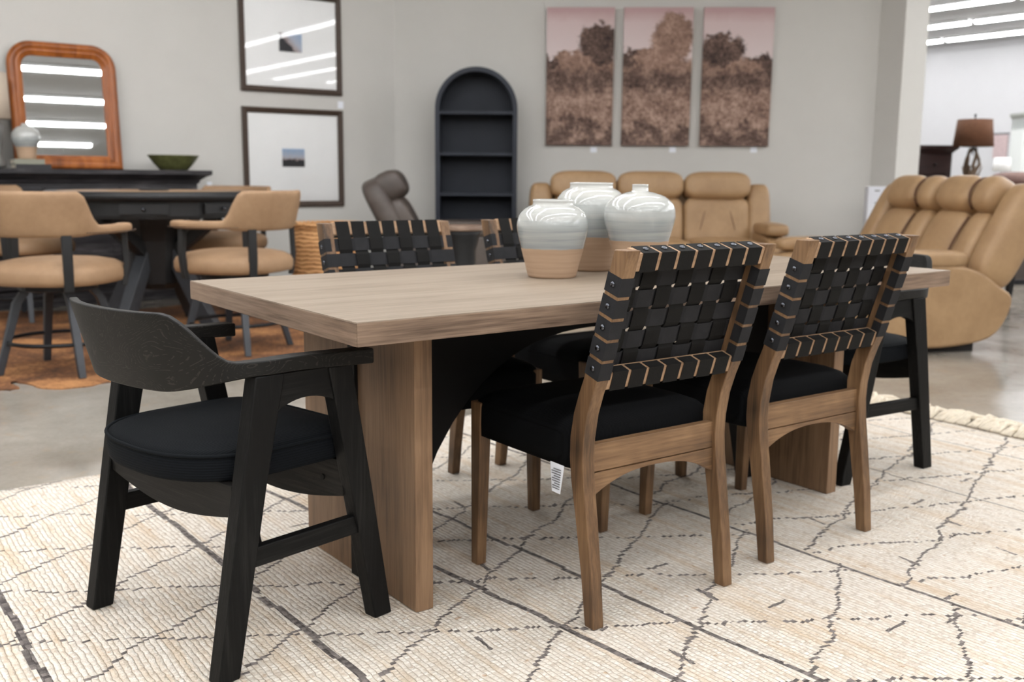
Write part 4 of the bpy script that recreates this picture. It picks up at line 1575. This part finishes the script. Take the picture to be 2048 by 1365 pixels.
def arch_out(half, ztop, zbot, n=28):
    r_ = half
    zc = ztop - r_
    return [(half, zbot)] + [(r_ * cos(a), zc + r_ * sin(a)) for a in [pi * i / n for i in range(n + 1)]] + [(-half, zbot)]


bm = ME()
th = 0.045
outp = arch_out(bw / 2, bh, 0.0)
inp = arch_out(bw / 2 - th, bh - th, 0.0)
rings = [[(u, 0.0, v) for u, v in outp], [(u, bd, v) for u, v in outp], [(u, bd, v) for u, v in inp], [(u, 0.0, v) for u, v in inp]]
rings.append(rings[0])
vv = [[bm.verts.new(p) for p in r_] for r_ in rings[:4]]
vv.append(vv[0])
for a, b in zip(vv, vv[1:]):
    for i in range(len(a) - 1):
        bm.faces.new((a[i], a[i + 1], b[i + 1], b[i]))
for e in (0, -1):
    bm.faces.new([vv[q][e] for q in range(4)])
obj('carcass', bm, 'arch', t, bevel=0.003)
bm = ME()
prism(bm, arch_out(bw / 2 - 0.01, bh - 0.01, 0.0), bd - 0.012, bd - 0.002, lambda u, v, a: (u, a, v))
obj('back_panel', bm, 'archback', t)
for z in (0.09, 0.52, 0.905, 1.295, 1.69):
    bm = ME()
    box(bm, -bw / 2 + th - 0.002, bw / 2 - th + 0.002, 0.012, bd - 0.012, z - 0.028, z)
    obj('shelf', bm, 'arch', t, bevel=0.002)
bm = ME()
box(bm, -bw / 2 + th, bw / 2 - th, 0.02, 0.04, 0.0, 0.064)
obj('kickboard', bm, 'arch', t)


# ------------------------------------------------------------------ recliners
def seat_back(parent, x, y, wd, tilt, mat, seam, zs=0.44, H=0.62, split=True, names=('backrest', 'headrest'), sd=1):
    """back of one seat; faces local +x, centre line at y"""
    R_ = roty(-tilt)
    up_ = R_ @ Vector((0, 0, 1))
    fo = R_ @ Vector((1, 0, 0))
    b0 = Vector((x, y, zs))
    bm = ME()
    c = b0 + up_ * 0.20
    if split:
        puff(bm, c + Vector((0, sd * wd * 0.16, 0)), (0.20, wd * 0.66, 0.50), 0.45, 0.45, R_)
        puff(bm, c + Vector((0, -sd * wd * 0.335, 0)), (0.19, wd * 0.33, 0.50), 0.5, 0.5, R_)
    else:
        puff(bm, c, (0.20, wd, 0.50), 0.4, 0.35, R_)
    lo = obj(names[0], bm, mat, parent, smooth=True)
    bm = ME()
    c = b0 + up_ * (H - 0.10) + fo * 0.035
    if split:
        puff(bm, c + Vector((0, sd * wd * 0.16, 0)), (0.25, wd * 0.66, 0.26), 0.72, 0.42, R_)
        puff(bm, c + Vector((0, -sd * wd * 0.335, 0)), (0.24, wd * 0.33, 0.255), 0.75, 0.5, R_)
    else:
        puff(bm, c, (0.25, wd, 0.27), 0.62, 0.3, R_)
    hd = obj(names[1], bm, mat, parent, smooth=True)
    if split:
        bm = ME()
        yy_ = -sd * wd * 0.172
        tube(bm, [b0 + Vector((0, yy_, 0)) + up_ * (0.0 + 0.40 * i / 8) + fo * (0.094 - 0.02 * abs(i / 4 - 1) ** 2) for i in range(9)], 0.008, 6)
        obj('seam', bm, seam, lo, smooth=True)
        bm = ME()
        tube(bm, [c + Vector((0, yy_, 0)) + fo * (0.118 * cos(a)) + up_ * (0.122 * sin(a)) for a in [radians(-70 + 230 * i / 16) for i in range(17)]], 0.008, 6)
        obj('seam', bm, seam, hd, smooth=True)


def side_panel(poly, y0, y1, mat, parent, name):
    bm = ME()
    n_ = len(poly)
    out = []
    for i in range(n_):
        p0, p1, p2, p3 = poly[i - 1], poly[i], poly[(i + 1) % n_], poly[(i + 2) % n_]
        for k in range(5):
            q = k / 5
            out.append(tuple(0.5 * (2 * p1[d] + (p2[d] - p0[d]) * q + (2 * p0[d] - 5 * p1[d] + 4 * p2[d] - p3[d]) * q * q + (3 * p1[d] - p0[d] - 3 * p2[d] + p3[d]) * q ** 3) for d in (0, 1)))
    poly = out
    prism(bm, poly, y0, y1, lambda u, v, a: (u, a, v))
    return obj(name, bm, mat, parent, bevel=0.022, seg=4, angle=60)


# loveseat at the right, faces local +x
LV = thing('reclining_loveseat', 'tan leather two-seat reclining loveseat standing sideways on the right', 'sofa', (5.15, 2.27, FZ), 155)
for k, y in enumerate((0.30, -0.30)):
    seat_back(LV, -0.30, y, 0.585, 27, 'tan', 'tandark', 0.44, 0.665, sd=-1)
    bm = ME()
    puff(bm, (0.12, y, 0.41), (0.78, 0.585, 0.26), 0.45, 0.32)
    puff(bm, (0.42, y, 0.27), (0.17, 0.58, 0.34), 0.5, 0.35)
    obj('seat_cushion', bm, 'tan', LV, smooth=True)
for s in (1, -1):
    sp_ = []
    outline = [(-0.50, 0.34), (-0.46, 0.19), (-0.36, 0.09), (-0.15, 0.045), (0.12, 0.035), (0.34, 0.06), (0.45, 0.13), (0.49, 0.26), (0.485, 0.40), (0.42, 0.50), (0.2, 0.545), (-0.05, 0.55), (-0.25, 0.51), (-0.40, 0.42)]
    side_panel(outline, s * 0.60, s * 0.775, 'tan', LV, 'arm')
    bm = ME()
    puff(bm, (0.10, s * 0.69, 0.585), (0.56, 0.20, 0.11), 0.55, 0.42)
    obj('arm_pad', bm, 'tan', LV, smooth=True)
    R_ = roty(-27)
    bm = ME()
    puff(bm, Vector((-0.50, s * 0.685, 0.72)), (0.27, 0.19, 0.66), 0.42, 0.5, R_)
    obj('back_wing', bm, 'tan', LV, smooth=True)
bm = ME()
R_ = roty(-24)
puff(bm, Vector((-0.52, 0, 0.70)), (0.16, 1.2, 0.66), 0.3, 0.3, R_)
obj('back_shell', bm, 'tan', LV, smooth=True)
bm = ME()
box(bm, -0.30, 0.30, -0.70, 0.70, 0.0, 0.2)
obj('base', bm, 'darkseam', LV)

# three-seat sofa against the canvas wall, faces local +x
ang_s = math.degrees(math.atan2(-FH.y, -FH.x))
SF = thing('reclining_sofa', 'tan leather three-seat reclining sofa under the landscape canvases', 'sofa', (5.66, 4.96, FZ), ang_s)
for k, y in enumerate((0.625, 0.0, -0.625)):
    seat_back(SF, -0.12, y, 0.62, 12, 'tan', 'tandark', 0.45, 0.64, split=False)
    bm = ME()
    puff(bm, (0.22, y, 0.40), (0.72, 0.615, 0.26), 0.42, 0.3)
    puff(bm, (0.52, y, 0.25), (0.18, 0.61, 0.36), 0.5, 0.35)
    obj('seat_cushion', bm, 'tan', SF, smooth=True)
    for q in (-0.14, 0.14):
        bm = ME()
        R_ = roty(-12)
        tube(bm, [Vector((-0.12, y + q, 0.45)) + (R_ @ Vector((0.098 - 0.03 * abs(i / 4 - 1) ** 3, (i / 8 - 0.5) * -0.10 * (1 if q > 0 else -1), 0.02 + 0.38 * i / 8))) for i in range(9)], 0.005, 6)
        obj('seam', bm, 'tandark', SF, smooth=True)
for s in (1, -1):
    outline = [(-0.40, 0.10), (-0.2, 0.04), (0.3, 0.035), (0.55, 0.06), (0.62, 0.20), (0.61, 0.42), (0.55, 0.53), (0.2, 0.57), (-0.1, 0.58), (-0.38, 0.56)]
    side_panel(outline, s * 0.945, s * 1.13, 'tan', SF, 'arm')
    bm = ME()
    puff(bm, (0.26, s * 1.04, 0.615), (0.60, 0.215, 0.12), 0.55, 0.4)
    obj('arm_pad', bm, 'tan', SF, smooth=True)
    bm = ME()
    puff(bm, Vector((-0.20, s * 1.02, 0.70)), (0.26, 0.22, 0.62), 0.45, 0.5, roty(-14))
    obj('back_wing', bm, 'tan', SF, smooth=True)
bm = ME()
puff(bm, Vector((-0.33, 0, 0.62)), (0.16, 2.1, 0.76), 0.3, 0.3, roty(-12))
obj('back_shell', bm, 'tan', SF, smooth=True)
bm = ME()
box(bm, -0.30, 0.42, -1.0, 1.0, 0.0, 0.2)
obj('base', bm, 'darkseam', SF)

# dark recliner by the bookcase, faces local +x
RC = thing('recliner', 'dark brown leather recliner in front of the arched bookcase', 'recliner', (3.90, 5.78, FZ), -34)
RC.scale = (1.08, 1.08, 1.02)
seat_back(RC, -0.20, 0.0, 0.58, 26, 'darkleather', 'darkseam', 0.44, 0.66)
bm = ME()
puff(bm, (0.2, 0, 0.41), (0.68, 0.56, 0.24), 0.45, 0.35)
puff(bm, (0.47, 0, 0.26), (0.17, 0.55, 0.34), 0.5, 0.35)
obj('seat_cushion', bm, 'darkleather', RC, smooth=True)
for s in (1, -1):
    side_panel([(-0.42, 0.10), (-0.2, 0.04), (0.3, 0.035), (0.5, 0.06), (0.56, 0.20), (0.56, 0.42), (0.5, 0.53), (0.2, 0.56), (-0.35, 0.55)], s * 0.29, s * 0.46, 'darkleather', RC, 'arm')
    bm = ME()
    puff(bm, (0.18, s * 0.375, 0.60), (0.60, 0.19, 0.11), 0.55, 0.4)
    obj('arm_pad', bm, 'darkleather', RC, smooth=True)
bm = ME()
puff(bm, Vector((-0.42, 0, 0.68)), (0.20, 0.66, 0.74), 0.42, 0.4, roty(-26))
obj('back_shell', bm, 'darkleather', RC, smooth=True)
bm = ME()
box(bm, -0.3, 0.35, -0.38, 0.38, 0.0, 0.2)
obj('base', bm, 'darkseam', RC)

# round end table
t = thing('end_table', 'small round end table with brown top and black base, behind the woven chairs', 'table', (3.0, 4.12, FZ))
bm = ME()
lathe(bm, [(0.14, 0.69), (0.155, 0.695), (0.155, 0.722), (0.15, 0.728)], 40)
obj('table_top', bm, 'brownstone', t, bevel=0.002)
bm = ME()
lathe(bm, [(0.125, 0.0), (0.13, 0.02), (0.095, 0.10), (0.095, 0.55), (0.125, 0.66), (0.135, 0.69)], 40)
obj('base', bm, 'blackpaint', t, smooth=True)

# basket
t = thing('wicker_basket', 'tall round woven wicker basket on the floor below the framed prints', 'basket', (2.66, 5.56, FZ))
bm = ME()
lathe(bm, [(0.25, 0.0), (0.262, 0.01), (0.272, 0.25), (0.285, 0.50), (0.290, 0.66), (0.275, 0.66), (0.265, 0.48), (0.25, 0.2), (0.24, 0.02)], 56)
obj('basket_body', bm, 'wicker', t, smooth=True)
bm = ME()
for ph in (0, pi):
    ring_tube(bm, [((0.285 + 0.012 * cos(22 * a + ph)) * cos(a), (0.285 + 0.012 * cos(22 * a + ph)) * sin(a), 0.675 + 0.014 * sin(22 * a + ph)) for a in [2 * pi * i / 220 for i in range(220)]], 0.013, 6)
obj('braided_rim', bm, 'wicker', t, smooth=True)

# white carton beyond the loveseat
t = thing('carton', 'plain white carton standing against the wall behind the loveseat', 'box', (7.72, 3.75, FZ), -37)
bm = ME()
box(bm, -0.30, 0.30, 0.0, 0.10, 0.0, 1.0)
obj('carton_body', bm, 'carton', t, bevel=0.004)
bm = ME()
for x0, x1, z in ((-0.24, -0.19, 0.955), (-0.06, -0.02, 0.965), (-0.235, -0.19, 0.84), (-0.17, -0.14, 0.845), (0.02, 0.08, 0.962)):
    box(bm, x0, x1, -0.002, 0.001, z, z + 0.012)
obj('printed_marks', bm, 'ink', t)

# dark counter chair cut by the right edge
t = thing('dining_chair', 'black wooden chair behind the loveseat, cut off at the right edge', 'chair', (7.25, 2.07, FZ), 160)
for s in (-1, 1):
    bm = ME()
    beam(bm, (0.22, s * 0.2, 0), (0.18, s * 0.2, 0.62), 0.04, 0.05)
    obj('front_leg', bm, 'blackpaint', t, bevel=0.004)
    bm = ME()
    loft(bm, [[(x - .022, s * 0.2 - .02, z), (x + .022, s * 0.2 - .02, z), (x + .022, s * 0.2 + .02, z), (x - .022, s * 0.2 + .02, z)] for x, z in ((-0.26, 0), (-0.2, 0.62), (-0.27, 1.05))])
    obj('rear_leg', bm, 'blackpaint', t, bevel=0.004)
    bm = ME()
    bar(bm, (0.2, s * 0.2, 0.25), (-0.23, s * 0.2, 0.25), 0.02, 0.04)
    obj('stretcher', bm, 'nail', t)
bm = ME()
puff(bm, (0, 0, 0.65), (0.48, 0.46, 0.12), 0.5, 0.3)
obj('seat', bm, 'blackpaint', t, smooth=True)
bm = ME()
quad_box(bm, [(-0.235, -0.18, 0.80), (-0.215, -0.18, 0.80), (-0.215, 0.18, 0.80), (-0.235, 0.18, 0.80), (-0.275, -0.18, 1.05), (-0.255, -0.18, 1.05), (-0.255, 0.18, 1.05), (-0.275, 0.18, 1.05)])
obj('backrest', bm, 'blackpaint', t, bevel=0.004)

# ------------------------------------------------------------------ next room
t = thing('dresser', 'tall dark mahogany chest beyond the wall end', 'dresser', (10.95, 5.58, FZ), -36.5)
bm = ME()
box(bm, -0.46, 0.42, 0.0, 0.5, 0.08, 1.43)
obj('body', bm, 'mahogany', t, bevel=0.004)
bm = ME()
loft(bm, [[(-0.46 - e, -e, z), (0.42 + e, -e, z), (0.42 + e, 0.5, z), (-0.46 - e, 0.5, z)] for e, z in ((0.0, 1.40), (0.02, 1.425), (0.05, 1.455), (0.06, 1.46), (0.06, 1.50))])
obj('cornice', bm, 'mahogany', t)
bm = ME()
box(bm, -0.48, 0.44, -0.02, 0.5, 0.0, 0.09)
obj('plinth', bm, 'mahogany', t)
for i in range(5):
    bm = ME()
    z = 0.12 + i * 0.255
    box(bm, -0.43, 0.39, -0.018, 0.0, z, z + 0.235)
    d = obj('drawer', bm, 'mahogany', t, bevel=0.006)
    for x in (-0.24, 0.2):
        bm = ME()
        puff(bm, (x, -0.03, z + 0.12), (0.04, 0.03, 0.03), 1, 1, None, 12, 8)
        obj('knob', bm, 'blacksteel', d, smooth=True)

t = thing('table_lamp', 'table lamp with brown drum shade on a twisted driftwood base, next to the dark chest', 'lamp', (11.05, 4.93, 0.86))
bm = ME()
lathe(bm, [(0.235, 0.60), (0.20, 0.925), (0.197, 0.925), (0.232, 0.60)], 48)
obj('lamp_shade', bm, 'brownshade', t, smooth=True)
rnd = random.Random(11)
bm = ME()
for k in range(7):
    a0 = rnd.uniform(0, 6.3)
    pts, rs = [], []
    for i in range(9):
        f = i / 8
        a = a0 + f * rnd.uniform(1.6, 3.0)
        rad = 0.09 * (1 - f) ** 0.7 + 0.025 + 0.02 * sin(f * 7 + k)
        pts.append((rad * cos(a), rad * sin(a), 0.045 + f * 0.54 * (1 if k < 4 else 0.6)))
        rs.append(0.030 * (1 - 0.5 * f))
    tube(bm, pts, rs, 8)
for k in range(4):
    a = rnd.uniform(0, 6.3)
    tube(bm, [(0.04 * cos(a), 0.04 * sin(a), 0.2), (0.10 * cos(a), 0.10 * sin(a), 0.26), (0.14 * cos(a), 0.14 * sin(a), 0.36)], [0.016, 0.013, 0.006], 8)
obj('lamp_base', bm, 'driftwood', t, smooth=True)
bm = ME()
lathe(bm, [(0.10, 0.0), (0.11, 0.005), (0.11, 0.025), (0.10, 0.03)], 32)
tube(bm, [(0, 0, 0.5), (0, 0, 0.97)], 0.008)
puff(bm, (0, 0, 0.975), (0.03, 0.03, 0.04), 1, 1, None, 12, 8)
box(bm, -0.198, 0.198, -0.003, 0.003, 0.91, 0.916)
obj('lamp_stem', bm, 'blacksteel', t)
t = thing('nightstand', 'low dark nightstand carrying the driftwood lamp beyond the wall end', 'nightstand', (11.05, 4.93, FZ), -36.5)
bm = ME()
box(bm, -0.28, 0.28, -0.2, 0.2, 0.1, 0.835)
obj('body', bm, 'mahogany', t, bevel=0.004)
bm = ME()
box(bm, -0.30, 0.30, -0.22, 0.22, 0.835, 0.872)
obj('top', bm, 'mahogany', t, bevel=0.004)
for i in range(2):
    bm = ME()
    box(bm, -0.26, 0.26, -0.215, -0.2, 0.14 + i * .34, 0.46 + i * .34)
    d = obj('drawer', bm, 'mahogany', t, bevel=0.004)
    bm = ME()
    puff(bm, (0, -0.225, 0.30 + i * .34), (0.04, 0.03, 0.03), 1, 1, None, 12, 8)
    obj('knob', bm, 'blacksteel', d, smooth=True)
for x in (-0.25, 0.25):
    for y in (-0.17, 0.17):
        bm = ME()
        box(bm, x - .02, x + .02, y - .02, y + .02, 0.0, 0.1)
        obj('foot', bm, 'mahogany', t)

t = thing('display_cabinet', 'white open display cabinet at the right edge, far back', 'cabinet', (15.64, 5.94, FZ), -36.5)
bm = ME()
cw, cdp, chh = 0.72, 0.4, 2.03
for a in ((-cw, -cw + 0.09), (cw - 0.09, cw), (-0.04, 0.04)):
    box(bm, a[0], a[1], 0.0, cdp, 0.0, chh)
box(bm, -cw, cw, 0.0, cdp, chh - 0.16, chh)
box(bm, -cw, cw, 0.0, cdp, 0.0, 0.75)
obj('carcass', bm, 'whitepaint', t)
bm = ME()
box(bm, -cw + 0.02, cw - 0.02, cdp - 0.03, cdp - 0.01, 0.7, chh - 0.1)
obj('back_panel', bm, 'greyback', t)
bm = ME()
loft(bm, [[(-cw - e, -e, z), (cw + e, -e, z), (cw + e, cdp, z), (-cw - e, cdp, z)] for e, z in ((0, chh), (0.05, chh + 0.06), (0.05, chh + 0.09))])
obj('cornice', bm, 'greyback', t)
for z in (1.08, 1.38, 1.66):
    bm = ME()
    box(bm, -cw + 0.08, cw - 0.08, 0.01, cdp - 0.03, z, z + 0.05)
    obj('shelf', bm, 'whitepaint', t)

t = thing('wall_picture', 'faded pink narrow picture on the far white wall', 'picture', (17.745, 8.14, 1.47), 90)
bm = ME()
box(bm, -0.13, 0.13, 0.0, 0.025, 0.0, 0.44)
obj('picture_panel', bm, 'pinkart', t)
bm = ME()
box(bm, -0.15, 0.15, -0.0, 0.03, 0.43, 0.46)
obj('hanging_bar', bm, 'ink', t)

t = thing('table_lamp', 'lamp with a plain white shade before the far white wall', 'lamp', (13.80, 6.0, FZ + 0.6))
bm = ME()
lathe(bm, [(0.13, 0.60), (0.11, 0.80), (0.107, 0.80), (0.127, 0.60)], 40)
obj('lamp_shade', bm, 'mat_board', t, smooth=True)
bm = ME()
lathe(bm, [(0.09, 0), (0.1, 0.02), (0.05, 0.1), (0.09, 0.3), (0.03, 0.5), (0.012, 0.62), (0.012, 0.8)], 32)
obj('lamp_base', bm, 'whitepaint', t, smooth=True)
t = thing('lamp_table', 'low white lamp table before the far white wall', 'table', (13.80, 6.0, FZ))
bm = ME()
box(bm, -0.3, 0.3, -0.3, 0.3, 0.56, 0.6)
obj('table_top', bm, 'whitepaint', t)
for x in (-.26, .26):
    for y in (-.26, .26):
        bm = ME()
        box(bm, x - .02, x + .02, y - .02, y + .02, 0, 0.56)
        obj('leg', bm, 'whitepaint', t)

# bed heaped with pillows, right edge
t = thing('bed', 'low bed with dark base at the right edge beyond the loveseat', 'bed', (9.95, 3.72, FZ), -36.5)
bm = ME()
box(bm, -0.45, 0.9, -0.35, 1.0, 0.0, 0.50)
obj('bed_base', bm, 'darkleather', t, bevel=0.02)
bm = ME()
puff(bm, (0.225, 0.32, 0.64), (1.35, 1.35, 0.34), 0.35, 0.3)
obj('mattress', bm, 'pinkpillow', t, smooth=True)
for k, (x, y, z, rr) in enumerate(((9.90, 3.90, 0.822, -36), (10.40, 3.53, 0.822, -36), (10.05, 3.79, 1.02, -36))):
    bm = ME()
    puff(bm, (0, 0, (0.095, 0.095, 0.07)[k]), (0.58, 0.42, (0.19, 0.19, 0.14)[k]), 0.75, 0.5)
    o = obj('pillow', bm, 'pinkpillow', smooth=True)
    o.location = (x, y, z + FZ)
    o.rotation_euler = (0, 0, radians(rr))
    tag(o, ['dusty pink pillow, leftmost of the heap on the bed', 'dusty pink pillow, rightmost of the heap on the bed', 'dusty pink pillow on top of the heap on the bed'][k], 'pillow', 'pillows heaped on the bed')
